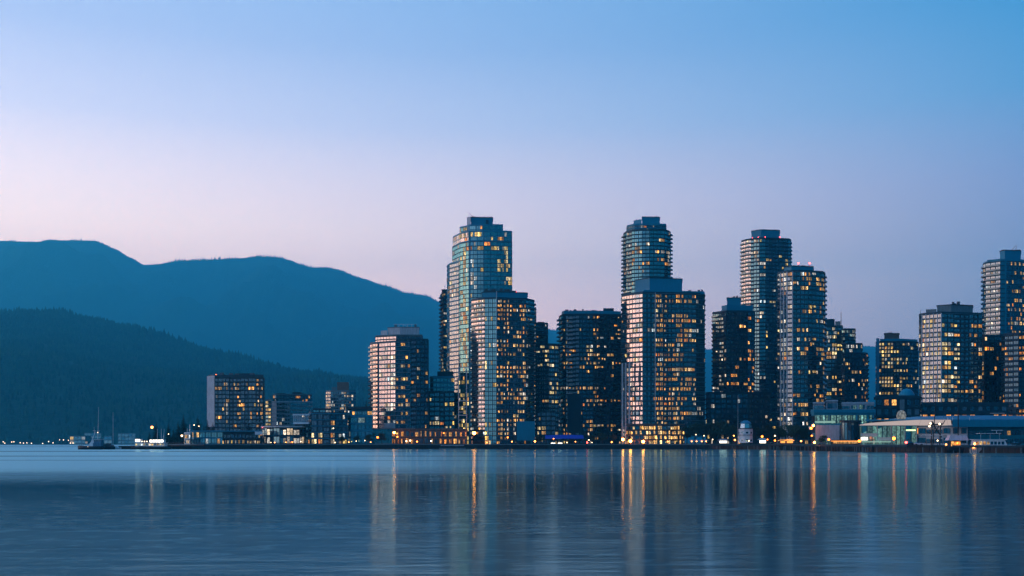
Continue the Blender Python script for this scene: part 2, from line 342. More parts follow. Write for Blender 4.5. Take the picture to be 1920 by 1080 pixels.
def hill(name, label, prof, D0, D1, D2, px0, px1, nx, ny, amp, seed, zb=-2):
    pf = smooth_profile(prof); v = []; f = []; back = 5
    for i in range(nx + 1):
        px = px0 + (px1 - px0) * i / nx
        zr = Z(pf(px), D1); xr = X(px, D1)
        for j in range(ny + back + 1):
            if j <= ny: s = j / ny; D = D0 + (D1 - D0) * s; k = s ** .85
            else: s = (j - ny) / back; D = D1 + (D2 - D1) * s; k = 1 - .9 * s * s
            x = X(px, D0 + (D1 - D0) * .5) * .35 + xr * .65 if D < D1 else xr
            x = xr + (X(px, D) - xr) * .6
            q = Vector((x * .0011 + seed, D * .0011, 0))
            n = noise.fractal(q, 1.0, 2.1, 6) * amp
            ridge = (1 - abs(noise.noise(Vector((x * .0007 + seed * 3, D * .0004, 5))))) * amp * .8
            damp = min(1, s * 3) * (1 - .93 * max(0, 1 - abs(D - D1) / ((D1 - D0) * .25))) if j <= ny else (.07 + s * .9)
            z = zb + (zr - zb) * k + (n + ridge - amp * .6) * damp
            # keep the slope under the line of sight to the crest
            zl = H + (zr - H) * D / D1 if j < ny else 1e9
            z = min(z, zl - 2 if j < ny else z)
            z += noise.noise(Vector((x * .02, D * .02, seed))) * (4 if j else 0)
            if j == 0: z = zb
            v.append((x, D, z))
    m = ny + back + 1
    for i in range(nx):
        for j in range(m - 1):
            a = i * m + j; f.append((a, a + m, a + m + 1, a + 1))
    me = bpy.data.meshes.new(name); me.from_pydata(v, [], f); me.materials.append(MATS['hill_cover'])
    me.polygons.foreach_set('use_smooth', [True] * len(f)); me.update()
    tag(link(name, me), label, 'hill', kind='structure')
    return v, m, nx, ny
far_prof = [(-700, 500), (-400, 470), (-150, 458), (0, 452), (60, 452.5), (110, 448.5), (180, 451.5), (215, 466), (245, 482), (270, 496), (300, 494), (330, 490), (400, 487.5), (450, 484), (480, 481), (520, 483), (545, 489),
            (560, 496), (585, 503), (610, 501.5), (630, 505), (680, 524), (720, 538), (760, 551), (800, 556), (825, 566), (870, 585), (950, 605), (1040, 622), (1200, 642), (1330, 656), (1500, 650), (1640, 652), (1760, 660), (1920, 668), (2200, 660), (2700, 690)]
near_prof = [(-500, 640), (-250, 600), (0, 586), (50, 583.5), (110, 586), (180, 597), (240, 611), (290, 625), (340, 644), (380, 655), (430, 666), (500, 684), (560, 696), (640, 708), (700, 714), (760, 722), (830, 736), (900, 758), (1000, 790), (1080, 812), (1140, 829)]
far_v = hill('far_mountains', 'tall forested mountain ridge fading blue in the haze', far_prof, 7500, 12500, 14300, -330, 2250, 460, 34, 270, 3.1)
near_v = hill('near_hill', 'darker wooded hill sloping down behind the pier', near_prof, 2460, 4700, 5600, -500, 1140, 420, 40, 60, 8.7, zb=.6)
rng = random.Random(5)
def forest(name, label, hv, count, ridge_rows, hmin, hmax, ridge_every):
    v, m, nx, ny = hv; mb_v = []; mb_f = []
    def cone(p, h, r):
        b = len(mb_v); a0 = rng.random() * 6
        for i in range(5):
            a = a0 + i * 1.2566; mb_v.append((p[0] + math.cos(a) * r, p[1] + math.sin(a) * r, p[2] - 2))
        for i in range(5):
            a = a0 + .6 + i * 1.2566; mb_v.append((p[0] + math.cos(a) * r * .62, p[1] + math.sin(a) * r * .62, p[2] + h * rng.uniform(.35, .5)))
        mb_v.append((p[0] + rng.uniform(-.4, .4), p[1], p[2] + h))
        for i in range(5):
            j = (i + 1) % 5; mb_f.extend(((b + i, b + j, b + 5 + i), (b + j, b + 5 + j, b + 5 + i), (b + 5 + i, b + 5 + j, b + 10)))
    def lerp(i, j, a, c):
        p = Vector(v[i * m + j]); q = Vector(v[(i + 1) * m + j]); r = Vector(v[i * m + j + 1])
        return p + (q - p) * a + (r - p) * c
    for _ in range(count):
        i = rng.randrange(nx); j = int(ny * rng.random() ** .8); p = lerp(i, min(j, ny - 1), rng.random(), rng.random())
        h = rng.uniform(hmin, hmax); cone(p, h, h * rng.uniform(.2, .34))
    for i in range(nx):
        for _ in range(ridge_every):
            j = ny - rng.randrange(ridge_rows) if ridge_rows > 1 else ny - 1
            p = lerp(i, min(j, ny - 1), rng.random(), rng.uniform(.8, 1.02) if rng.random() < .7 else rng.random()); h = rng.uniform(hmin, hmax) * rng.choice((.4, .6, .8, 1, 1.3)) * (.45 + 1.1 * max(0, .5 + noise.noise(Vector((p.x * .006, p.y * .004, 1.7)))))
            cone(p, h, h * rng.uniform(.17, .32))
    me = bpy.data.meshes.new(name); me.from_pydata(mb_v, [], mb_f); me.materials.append(MATS['forest_leaf']); me.update()
    tag(link(name, me), label, 'forest', kind='stuff')
forest('forest', 'conifer forest covering the darker near hill', near_v, 26000, 3, 9, 19, 10)
forest('forest', 'trees along the crest of the far mountain ridge', far_v, 9000, 2, 9, 22, 9)

# land: one raised sheet whose front edge is the quay line
SHORE = [(275, 778), (385, 718), (520, 728), (640, 738), (860, 742), (1000, 736), (1180, 734), (1330, 722), (1440, 688), (1500, 602), (1600, 532), (1630, 503), (1700, 488), (1760, 482), (1950, 480), (2250, 470)]
def shore_y(px):
    for (a, d0), (b, d1) in zip(SHORE, SHORE[1:]):
        if px <= b: return d0 + (d1 - d0) * max(0, (px - a)) / (b - a)
    return SHORE[-1][1]
front = [(X(px, d), d) for px, d in SHORE]
land = front + [(1300, 470), (1600, 1900), (-150, 1900), (-275, 1150), (-272, 850)]
g = MB(); g.prism(land, -1.5, GZ); tag(g.build('ground', 'tarmac'), 'paved city ground behind the quay', 'ground', kind='structure')
far_land = MB(); far_land.prism([(-1700, 2430), (-900, 2420), (-500, 2440), (200, 2430), (700, 2440), (700, 2700), (-1700, 2700)], -1, 1.6)
tag(far_land.build('far_shore', 'stone_dark'), 'low dark far shoreline under the wooded hill', 'shore', kind='structure')
# quay wall: coping and fender posts under it
def wall_run(a, b):
    p, q = Vector(a), Vector(b); L = (q - p).length; u = (q - p) / L
    return p, q, L, math.atan2(u.y, u.x)
sw = thing('quay_wall', 'long dark stone quay wall along the waterfront', 'quay wall', (front[0][0], front[0][1], 0)); sw['kind'] = 'structure'
o0 = Vector((front[0][0], front[0][1]))
RAIL_AT = ['by the dark conifers', 'by the long low pavilion', 'by the curved pavilion', 'before the orange-lit brown block', 'under the tallest glass tower', 'by the blue awning', 'under the peach-lit tower', 'by the white octagonal hut', 'by the orange market tents', 'below the green glass hall', 'at the inner corner of the wharf', 'before the white-fascia hall', 'by the angular steel gantry', 'behind the white yacht']
NRUN = len(RAIL_AT)
for i in range(NRUN):
    p, q, L, a = wall_run(front[i], front[i + 1]); c = tuple(p - o0)
    k = MB(); k.box(-.1, L + .1, -.7, 0.05, -1.2, GZ - .45, a, c); k.build('wall_face', 'stone_dark', sw)
    k = MB(); k.box(-.1, L + .1, -1.0, .6, GZ - .44, GZ + .12, a, c); k.build('coping', 'concrete_grey', sw)
    nr = int(L / 14)
    for j in range(nr):
        k = MB(); xx = (j + .5) * L / nr; k.box(xx - .3, xx + .3, -1.05, -.7, -.5, GZ - .5, a, c); k.build('fender', 'timber_dark', sw)
for i in range(NRUN):
    p, q, L, a = wall_run(front[i], front[i + 1]); k = MB(); c = tuple(p)
    for zz in (.55, 1.05): k.box(0, L, -.42, -.36, GZ + .12 + zz - .03, GZ + .12 + zz + .03, a, c)
    n = max(2, int(L / 3))
    for j in range(n): xx = (j + .5) * L / n; k.box(xx - .04, xx + .04, -.43, -.35, GZ + .12, GZ + 1.2, a, c)
    tag(k.build('quay_railing', 'metal_dark'), 'thin dark railing on the quay ' + RAIL_AT[i], 'railing', 'railings along the quay')
# ------------------------------------------------------------------ buildings
WIN_CACHE = {}
def window_mesh(w, h, panes, lit, glass, litm, frame, mask):
    """one window bay: panes behind proud upright bars; outward is -Y"""
    key = (round(w, 2), round(h, 2), panes, glass, litm if lit else None, frame, mask if lit else None)
    if key in WIN_CACHE: return WIN_CACHE[key]
    b = MB(); pw = w / panes
    for i in range(panes):
        x0 = -w / 2 + i * pw; m = 2 if (lit and mask[i]) else 1
        b.face([(x0, 0, 0), (x0 + pw, 0, 0), (x0 + pw, 0, h), (x0, 0, h)], m)
    for i in range(panes + 1):
        x = -w / 2 + i * pw; t = .09
        b.face([(x - t, -.1, 0), (x + t, -.1, 0), (x + t, -.1, h), (x - t, -.1, h)], 0)
        b.face([(x - t, 0, 0), (x - t, -.1, 0), (x - t, -.1, h), (x - t, 0, h)], 0)
        b.face([(x + t, -.1, 0), (x + t, 0, 0), (x + t, 0, h), (x + t, -.1, h)], 0)
    me = b.mesh('window', [frame, glass, litm]); WIN_CACHE[key] = me
    return me
class Building:
    def __init__(s, name, label, cat, D, px, seed, group='harbour towers', z=GZ):
        s.D = D; s.o = Vector((X(px, D + 12), D + 12, z)); s.rng = random.Random(seed)
        s.root = thing(name, label, cat, s.o, group); s.wins = []
    def loc(s, pts): return [(p[0] - s.o.x, p[1] - s.o.y) for p in pts]
    def z(s, py): return Z(py, s.D) - s.o.z
    def section(s, pts, y_top, y_bot=None, fh=3.2, specs=None, wall='panel_navy', glass='glass_navy', lit='lit_amber', slab='slab_dark', over=.3, th=.4,
                hf=.60, bay=2.7, litp=.15, frame='frame_dark', panes=2, roof='roof_grey', vis_y=None, parapet=.9, name='wall', rows=None, z0=None):
        D = s.D; P = foot(D, pts); L = s.loc(P)
        z0 = (0 if y_bot is None else s.z(y_bot)) if z0 is None else z0
        z1 = s.z(y_top); n = max(1, round((z1 - z0) / fh)); fh = (z1 - z0) / n
        k = MB(); k.prism(offset_poly(L, -.15), z0, z1 - .02); k.build(name, wall, s.root)
        if slab:
            k = MB(); k.prism(offset_poly(L, over), 0, th); sm = k.mesh('floor_slab', slab)
            for i in range(n + 1):
                if i == 0 and z0 < .1: continue
                link('floor_slab', sm, s.root, (0, 0, z0 + i * fh - th))
        if parapet:
            k = MB(); q = offset_poly(L, .05); r = offset_poly(L, -.5); m = len(q)
            b = 0; za, zb = z1 + .003, z1 + parapet
            k.v = [(p[0], p[1], za) for p in q] + [(p[0], p[1], zb) for p in q] + [(p[0], p[1], zb) for p in r] + [(p[0], p[1], za) for p in r]
            for i in range(m):
                j = (i + 1) % m
                for A in (0, 1, 2): k.f.append((A * m + i, A * m + j, (A + 1) * m + j, (A + 1) * m + i)); k.mi.append(0)
            k.build('parapet', wall, s.root)
        ne = len(P); rowb = [s.rng.choice((.25, .5, .8, 1, 1.3, 2.0)) for _ in range(n)]
        if rows:
            for i, v in rows.items():
                if -n <= i < n: rowb[i] = v
        for e in range(ne):
            a, c = Vector(P[e]), Vector(P[(e + 1) % ne]); u = c - a; Le = u.length; u = u / Le; nrm = Vector((u.y, -u.x))
            mid = (a + c) / 2
            if nrm.dot(-mid.normalized()) < .02: continue
            sp = dict(bay=bay, wf=.88, hf=hf, lit=litp, glass=glass, litm=lit, frame=frame, panes=panes, balcony=0, pier=0, skip=(), cols={}, jit=1.0, runs=(1, 1, 1, 2, 2), blank=False, railm='rail_glass')
            if specs and e in specs: sp.update(specs[e])
            if sp['blank']: continue
            nb = max(1, round(Le / sp['bay'])); bw = Le / nb; ang = math.atan2(u.y, u.x)
            ww, hh = bw * sp['wf'], (fh - (th if slab else 0)) * min(1, sp['hf'] / .8)
            if sp['pier']:
                k = MB(); k.box(-sp['pier'] / 2, sp['pier'] / 2, -.34 - over * .5, .1, z0 + .02, z1 - .01); pm = k.mesh('pier', sp.get('pierm', wall))
                st = sp.get('pier_step', 1)
                for i in range(0, nb + 1, st):
                    q = a + u * (Le * i / nb); link('pier', pm, s.root, (q.x - s.o.x, q.y - s.o.y, 0), (0, 0, ang))
            if sp['balcony']:
                b0, b1 = sp.get('brange', (0, 1)); dp = sp['balcony']
                k = MB(); k.box(Le * b0, Le * b1, -dp, -over * .9, 0, .22); bm = k.mesh('balcony', sp.get('bmat', slab or 'slab_dark'))
                k = MB(); k.box(Le * b0 + .05, Le * b1 - .05, -dp - .02, -dp + .04, .23, 1.25); rm = k.mesh('balcony_rail', sp['railm'])
                for i in range(1, n):
                    if s.rng.random() < sp.get('bskip', 0): continue
                    bo = link('balcony', bm, s.root, (a.x - s.o.x, a.y - s.o.y, z0 + i * fh - .3), (0, 0, ang)); link('balcony_rail', rm, bo)
            colb = [s.rng.choice((.4, .8, 1, 1.2, 1.8)) for _ in range(nb)]
            vary = sp['glass'] not in ('glass_sky', 'glass_soft', 'glass_teal') and sp['panes'] > 1
            colw = [s.rng.choice((1, 1, .9, .72)) if vary else 1 for _ in range(nb)]; colh = [s.rng.choice((1, 1, .88, .75)) if vary else 1 for _ in range(nb)]
            for i, v in sp['cols'].items(): colb[i % nb] = v
            for r in range(n):
                if r in sp['skip'] or r - n in sp['skip']: continue
                run = 0; on = False
                for cb in range(nb):
                    if run <= 0: on = s.rng.random() < sp['lit'] * 1.25 * rowb[r] * colb[cb]; run = s.rng.choice(sp['runs'])
                    if cb in sp['cols']: on = s.rng.random() < sp['cols'][cb]; run = 1
                    run -= 1
                    q = a + u * (bw * (cb + .5))
                    lm = sp['litm'] if s.rng.random() < .72 else s.rng.choice(('lit_pale', 'lit_yellow', 'lit_amber', 'lit_pale', 'lit_orange'))
                    if sp['litm'] in ('lit_green', 'lit_gold', 'lit_cool', 'lit_orange'): lm = sp['litm']
                    mask = tuple(s.rng.random() < .68 for _ in range(sp['panes'])) if on else ()
                    if on and not any(mask): mask = (True,) + mask[1:]
                    zz = z0 + r * fh + (fh - (th if slab else 0) - hh) * .55
                    hid = vis_y is not None and (zz + hh) < s.z(vis_y)
                    jz = R(s.rng.gauss(0, .9)) * sp['jit']; jx = R(s.rng.gauss(0, .8)) * sp['jit']
                    s.wins.append((on, hid, s.rng.random(), (q.x - s.o.x + nrm.x * .03, q.y - s.o.y + nrm.y * .03, zz), (jx, 0, ang + jz), ww * colw[cb], hh * colh[cb], sp['panes'], sp['glass'], lm, sp['frame'], mask))
        return s
    def block(s, name, pts, y_top, y_bot, mat, D=None, cap=None):
        L = s.loc(foot(s.D, pts)); k = MB(); z0, z1 = s.z(y_bot), s.z(y_top); k.prism(L, z0, z1)
        o = k.build(name, mat, s.root)
        if cap:
            k = MB(); k.prism(offset_poly(L, .3), z1 + .004, z1 + .5); k.build('roof_edge', cap, o)
        return o
    def pole(s, name, px, dy, y0, y1, r=.12, mat='metal_dark', px2=None, parent=None):
        D = s.D + dy; k = MB()
        k.tube((X(px, D) - s.o.x, D - s.o.y, s.z(y0)), (X(px2 if px2 is not None else px, D) - s.o.x, D - s.o.y, s.z(y1)), r, r * .6, 5); return k.build(name, mat, s.root)
    def beacon(s, px, dy, y, mat='lamp_red', r=.55):
        r *= .75
        D = s.D + dy; k = MB(); k.ball((X(px, D) - s.o.x, D - s.o.y, s.z(y)), r, 6, 4); return k.build('beacon', mat, s.root)
    def units(s, spots, mat='roof_grey'):
        """small plant boxes standing on a roof: (px, dy, y_base, width m, height m)"""
        for px, dy, yb, w, h in spots:
            D = s.D + dy; x = X(px, D) - s.o.x; y = D - s.o.y; k = MB(); z = s.z(yb)
            k.box(x - w / 2, x + w / 2, y - w * .4, y + w * .4, z - .3, z + h); k.build('roof_unit', mat, s.root)
    def clutter(s, px0, px1, dy, yb, n, mat='roof_grey'):
        """vents, ducts, a rail and whip aerials spread over a roof"""
        for i in range(n):
            s.units([(s.rng.uniform(px0, px1), dy + s.rng.uniform(0, 5), yb, s.rng.uniform(.8, 3.4), s.rng.uniform(.5, 2.0))], mat)
        D = s.D + dy - 1.5; k = MB(); x0, x1 = X(px0, D) - s.o.x, X(px1, D) - s.o.x; y = D - s.o.y; z = s.z(yb); m_ = max(3, int((x1 - x0) / 2.5))
        for i in range(m_ + 1): x = x0 + (x1 - x0) * i / m_; k.tube((x, y, z - .3), (x, y, z + 1.1), .05, n=4)
        k.tube((x0, y, z + 1.1), (x1, y, z + 1.1), .05, n=4); k.build('roof_rail', 'metal_dark', s.root)
        for i in range(2): s.pole('aerial', s.rng.uniform(px0, px1), dy + 2, yb, yb - s.rng.uniform(3, 8), .09)
    def finish(s, cap=300, indiv='all'):
        ws = sorted(s.wins, key=lambda q: (q[1], not q[0], q[2])); joined = []
        for i, q in enumerate(ws):
            on, hid, _, pos, rot, w, h, panes, glass, litm, frame, mask = q
            if i >= cap or hid or (indiv == 'lit' and not on): joined.append(q); continue
            link('window', window_mesh(w, h, panes, on, glass, litm, frame, mask), s.root, pos, rot)
        if joined:
            mats = []; k = MB()
            def mi(n):
                if n not in mats: mats.append(n)
                return mats.index(n)
            for on, hid, _, pos, rot, w, h, panes, glass, litm, frame, mask in joined:
                ca, sa = math.cos(rot[2]), math.sin(rot[2]); tx = math.tan(rot[0]); pw = w / panes
                def T(x, y, z): y = y - tx * (z - h / 2); return (pos[0] + x * ca - y * sa, pos[1] + x * sa + y * ca, pos[2] + z)
                for i in range(panes):
                    x0 = -w / 2 + i * pw
                    k.face([T(x0 + .08, 0, 0), T(x0 + pw - .08, 0, 0), T(x0 + pw - .08, 0, h), T(x0 + .08, 0, h)], mi(litm if on and mask[i] else glass))
            o = k.build('window_run', mats, s.root); o['kind'] = 'stuff'
        return s

TOWERS = {}
# --- tallest glass tower, bowed front, stepped crown
b = Building('glass_tower', 'tallest glass tower, bowed front, stepped crown with a square box and thin roof crane', 'tower', 800, 900, 11)
base = [(848, 24), (863, 7), (879, 0)] + bow((882, -.5), (945, 0), 1.2, 5)[0:] + [(960, 1.5), (960, 36), (848, 40)]
b.section(base, 453, None, 3.25, {0: dict(glass='glass_teal', lit=.3, litm='lit_pale', bay=3.3), 1: dict(glass='glass_teal', lit=.45, litm='lit_yellow', cols={1: .75}, bay=3.2), 2: dict(blank=True), 3: dict(lit=.25, litm='lit_pale', cols={0: .45}), 8: dict(lit=.55, litm='lit_yellow', glass='glass_teal')},
          wall='panel_teal', glass='glass_teal', lit='lit_yellow', slab='slab_mid', over=.2, th=.5, hf=.74, bay=3.4, litp=.15, panes=2, vis_y=700)
b.section([(849, 24), (864, 8), (879, 1)] + bow((882, 1), (945, 1), 1, 5) + [(960, 2), (960, 35), (849, 39)], 434, 452, 3.4, {0: dict(glass='glass_sky'), 1: dict(lit=.9, glass='glass_sky')}, wall='panel_teal', glass='glass_teal', lit='lit_yellow', slab='panel_teal', over=.1, hf=.76, bay=4.6, litp=.22, panes=3)
b.section([(862, 15), (876, 9)] + bow((880, 6), (930, 5), 1, 4) + [(943, 5.5), (943, 32), (862, 36)], 420, 434, 3.4, {0: dict(lit=.5), 1: dict(blank=True)}, wall='panel_teal', glass='glass_teal', lit='lit_yellow', slab='panel_teal', over=.1, hf=.76, bay=4.6, litp=.05, panes=3)
b.section([(838, 30), (843, 20), (860, 9.5), (862, 28), (842, 40)], 487, None, 3.25, {0: dict(glass='glass_soft', litm='lit_pale', lit=.15, bay=2.6), 1: dict(glass='glass_soft', litm='lit_pale', lit=.22, bay=3.2)}, wall='panel_teal', slab='panel_teal', over=.35, litp=.15, panes=2, vis_y=700)
b.block('crown_box', [(883, 14), (924, 15), (924, 30), (883, 30)], 400.5, 420.2, 'panel_teal', cap='panel_navy'); b.block('crown_fin', [(875.5, 16), (882.5, 13), (882.5, 28), (876, 30)], 399, 420.2, 'concrete_pale')
b.block('crown_door', [(911, 13.6), (916, 13.7), (916, 15.5), (911, 15.5)], 405, 417, 'panel_navy')
b.clutter(886, 922, 18, 399.5, 4); b.pole('crane_arm', 891, 20, 400, 386, .22, px2=877); b.pole('aerial', 878, 20, 400, 393, .12); b.pole('aerial', 874, 20, 398, 397, .15, px2=884)
b.finish()
# --- slim dark tower tucked behind it on the left
b = Building('slim_tower', 'slim dark tower edge showing left of the tallest glass tower', 'tower', 900, 836, 12)
b.section([(826, 14), (831, 0), (846, 2), (846, 24), (828, 28)], 549, None, 3.2, {0: dict(balcony=1.6), 1: dict(balcony=1.2)}, wall='panel_navy', glass='glass_mid', lit='lit_yellow', litp=.2, bay=3.4, vis_y=705, over=.4)
b.block('roof_house', [(828, 4), (844, 5), (844, 20), (829, 20)], 541, 549, 'concrete_dark'); b.pole('aerial', 834, 8, 541, 531)
b.finish()
# --- front glass tower with pale left face
b = Building('apartment_tower', 'front glass tower with peach reflecting left corner and dark right face, roof garden on top', 'tower', 762, 942, 13)
b.section([(884, 9.5), (897, 3.5), (909, 0), (931, -1.5), (986, 3.5), (1002, 13), (1000, 34), (890, 36)], 560, None, 3.15,
          {0: dict(glass='glass_sky', litm='lit_pale', lit=.18, bay=2.7, balcony=.9, railm='rail_glass'), 1: dict(glass='glass_sky', litm='lit_pale', lit=.22, bay=2.6, balcony=1.0), 2: dict(glass='glass_teal', litm='lit_yellow', lit=.06, hf=.74),
           3: dict(lit=.42, litm='lit_amber', bay=2.5, glass='glass_navy', hf=.55), 4: dict(glass='glass_teal', lit=.10, litm='lit_pale', balcony=1.6, bay=2.9)}, wall='panel_navy', glass='glass_navy', lit='lit_amber', over=.3, slab='slab_mid', th=.4)
b.block('penthouse', [(904, 6), (932, 4), (989, 9), (989, 30), (904, 30)], 546.5, 560.2, 'panel_teal', cap='panel_navy'); b.block('corner_post', [(930.3, -2.7), (931.6, -2.7), (931.6, -1.3), (930.3, -1.3)], 547, 690, 'frame_pale')
b.block('roof_trellis', [(907, 9), (968, 11), (964, 24), (908, 24)], 541, 546, 'metal_dark')
b.units([(912, 12, 541, 2, 1.5), (925, 14, 541, 3, 1.2), (940, 14, 541, 2, 2), (951, 13, 541, 4, 1), (962, 16, 543, 2, 1.4)], 'metal_dark'); b.beacon(968, 11, 544, r=.45)
b.block('base_panel', [(969, -4), (1003, -2), (1003, 8), (969, 6)], 790, 826, 'panel_teal')
k = MB(); zt = b.z(692); D = 755
for px in (860, 875): k.tube((X(px, D) - b.o.x, D - b.o.y, 6), (X(px, D) - b.o.x, D - b.o.y, zt), .35, n=5)
for py in (690, 752, 764, 773, 779, 788): k.box(X(860, D) - b.o.x, X(876 if py > 700 else 884, D) - b.o.x, D - b.o.y - .3, D - b.o.y + .3, b.z(py) - .3, b.z(py) + .3)
k.build('entrance_frame', 'frame_pale', b.root)
b.finish()
# --- darker slab just right of it, two steps
b = Building('stepped_block', 'dark stepped block just behind the roof garden tower, amber windows', 'tower', 900, 1012, 14)
b.section([(984, 6), (1005, 0), (1005, 26), (984, 28)], 578, None, 3.2, None, wall='concrete_dark', glass='glass_navy', litp=.2, lit='lit_amber', vis_y=820)
b.section([(1005.5, 2), (1027, 4), (1027, 26), (1005.5, 26)], 606, None, 3.2, {0: dict(balcony=1.2)}, wall='concrete_dark', glass='glass_navy', litp=.26, lit='lit_amber', vis_y=820)
b.block('roof_house', [(1008, 6), (1020, 6), (1020, 18), (1008, 18)], 602, 606, 'panel_navy'); b.finish()
# --- shadowed mid block between the two dark towers
b = Building('terrace_block', 'dim mid-rise block with scattered yellow windows beside the blue awning', 'tower', 790, 1030, 15)
b.section([(1004, 4), (1030, 0), (1048, 3), (1048, 24), (1004, 24)], 646, None, 3.3, {0: dict(lit=.30, bay=3.4, balcony=1.1), 1: dict(lit=.32)}, wall='concrete_dark', glass='glass_mid', lit='lit_yellow', bay=3.2, litp=.2, frame='frame_pale')
b.section([(1006, -6), (1042, -7), (1042, 0), (1006, 2)], 772, None, 3.5, None, wall='concrete_dark', glass='glass_navy', lit='lit_yellow', bay=3.6, litp=.2); b.finish()
# --- broad dark tower
b = Building('dark_tower', 'broad dark tower with flat curved roofline, scattered amber windows and left balconies', 'tower', 820, 1105, 16)
b.section([(1048, 16), (1055, 3)] + bow((1060, 1.5), (1164, 5), 3, 4) + [(1166, 30), (1052, 34)], 590, None, 3.2, {0: dict(balcony=1.9, glass='glass_sky', lit=.15, litm='lit_pale', bay=3), 1: dict(balcony=1.9, glass='glass_mid'), 2: dict(balcony=1.4, brange=(.1, .55)), 4: dict(balcony=1.4, brange=(.3, .8)), 5: dict(balcony=1.4, brange=(.45, .98))},
          wall='concrete_dark', glass='glass_navy', lit='lit_amber', bay=2.8, litp=.22, slab='slab_dark', over=.25, frame='frame_dark', hf=.55)
b.block('roof_band', [(1053, 8)] + bow((1058, 2), (1164, 6), 3, 4) + [(1164, 28), (1055, 30)], 582, 588, 'panel_teal')
b.block('roof_house', [(1131, 8), (1151, 8), (1151, 20), (1131, 20)], 575.5, 582.2, 'panel_navy'); b.units([(1078, 10, 582, 2, 2), (1084, 12, 582, 3, 1.2), (1093, 10, 582, 1, 2.4)], 'metal_dark')
b.clutter(1062, 1126, 10, 581.5, 8); b.block('glass_screen', [(1064, -2.2), (1090, -2), (1090, 0), (1064, 0)], 740, 812, 'panel_navy'); b.finish()
# --- round balconied tower at the back
b = Building('round_tower', 'tall round-fronted dark tower with stacked balconies behind the peach-lit tower', 'tower', 900, 1213, 17)
b.section([(1169, 16), (1174, 8), (1185, 2)] + bow((1190, 1), (1246, 0), 2.5, 4) + [(1252, 3), (1257, 8), (1257, 34), (1172, 38)], 432, None, 3.25,
          {0: dict(balcony=2.2, lit=.25, litm='lit_pale'), 1: dict(lit=.22, litm='lit_pale', bay=2.8, glass='glass_mid'), 8: dict(balcony=2.2, lit=.15, litm='lit_pale'), 9: dict(balcony=2.0), 10: dict(balcony=2.0)}, wall='panel_navy', glass='glass_teal', lit='lit_amber', bay=3.2, litp=.13, over=.35, slab='panel_navy', vis_y=530)
b.section([(1175, 10), (1186, 4)] + bow((1190, 3), (1240, 2.5), 1, 3) + [(1249, 4), (1249, 30), (1175, 32)], 420, 432.5, 3.3, None, wall='panel_teal', glass='glass_navy', lit='lit_pale', litp=.35, slab='panel_teal', over=.3)
b.block('crown_box', [(1204, 9), (1237, 10), (1237, 24), (1204, 24)], 403, 420.2, 'panel_teal', cap='panel_navy'); b.block('crown_side', [(1188, 16), (1203, 10), (1203, 24), (1189, 28)], 406, 420.2, 'panel_teal')
b.clutter(1206, 1235, 14, 402, 4); b.pole('aerial', 1193, 18, 406, 402, .3); b.finish()
# --- big front tower: peach left face, amber-lit right face
b = Building('peach_tower', 'broad front tower, peach reflecting left face, rows of amber windows on the right face', 'tower', 742, 1240, 18)
b.section([(1166, 15), (1175, 10.5), (1186, 6), (1205, 0), (1229, 1), (1305, 5), (1322, 12), (1318, 34), (1172, 40)], 549, 797, 3.45,
          {0: dict(glass='glass_sky', lit=.10, litm='lit_pale', bay=2.8, balcony=1.0), 1: dict(glass='glass_sky', lit=.10, litm='lit_pale', bay=2.8), 2: dict(glass='glass_sky', lit=.12, litm='lit_pale', bay=3.4, jit=1.5), 3: dict(glass='glass_mid', lit=.06, litm='lit_pale', bay=3.1),
           4: dict(lit=.62, litm='lit_amber', bay=2.9, panes=3, hf=.56, runs=(1, 2, 3, 3)), 5: dict(glass='glass_teal', lit=.08, litm='lit_pale')}, wall='panel_navy', glass='glass_mid', lit='lit_amber', slab='slab_mid', over=.45, th=.5)
b.block('roof_band', [(1196, 8), (1207, 1), (1321, 9), (1317, 32), (1200, 34)], 543, 548.2, 'panel_teal')
b.block('penthouse', [(1191, 14), (1218, 4), (1279, 9), (1279, 26), (1192, 30)], 520, 543.2, 'panel_teal', cap='panel_navy')
b.block('penthouse', [(1167, 26), (1183, 14), (1183, 30), (1170, 32)], 541, 548.8, 'concrete_dark'); b.clutter(1222, 1276, 13, 519, 6); b.clutter(1284, 1318, 12, 542.5, 4); b.pole('aerial', 1293, 12, 543, 539, .15)
b.block('corner_post', [(1228, -1), (1229.5, -1), (1229.5, .6), (1228, .6)], 549, 790, 'frame_pale')
b.section([(1172, 6), (1182, -4), (1250, -5), (1284, -1), (1284, 10), (1174, 16)], 797, None, 3.6, {0: dict(lit=.6), 1: dict(lit=.9), 2: dict(lit=.8)}, wall='brick_brown', glass='glass_mid', lit='lit_gold', litp=.8, bay=3.0, hf=.62, slab='slab_dark', over=.4, panes=2)
for px in (1167, 1173, 1180):
    k = MB(); D = 742 + (1183 - px) * .45 - 1; k.box(X(px, D) - b.o.x - .5, X(px, D) - b.o.x + .5, D - b.o.y - .5, D - b.o.y + .5, 0, b.z(680)); k.build('pale_column', 'concrete_pale', b.root)
b.finish()
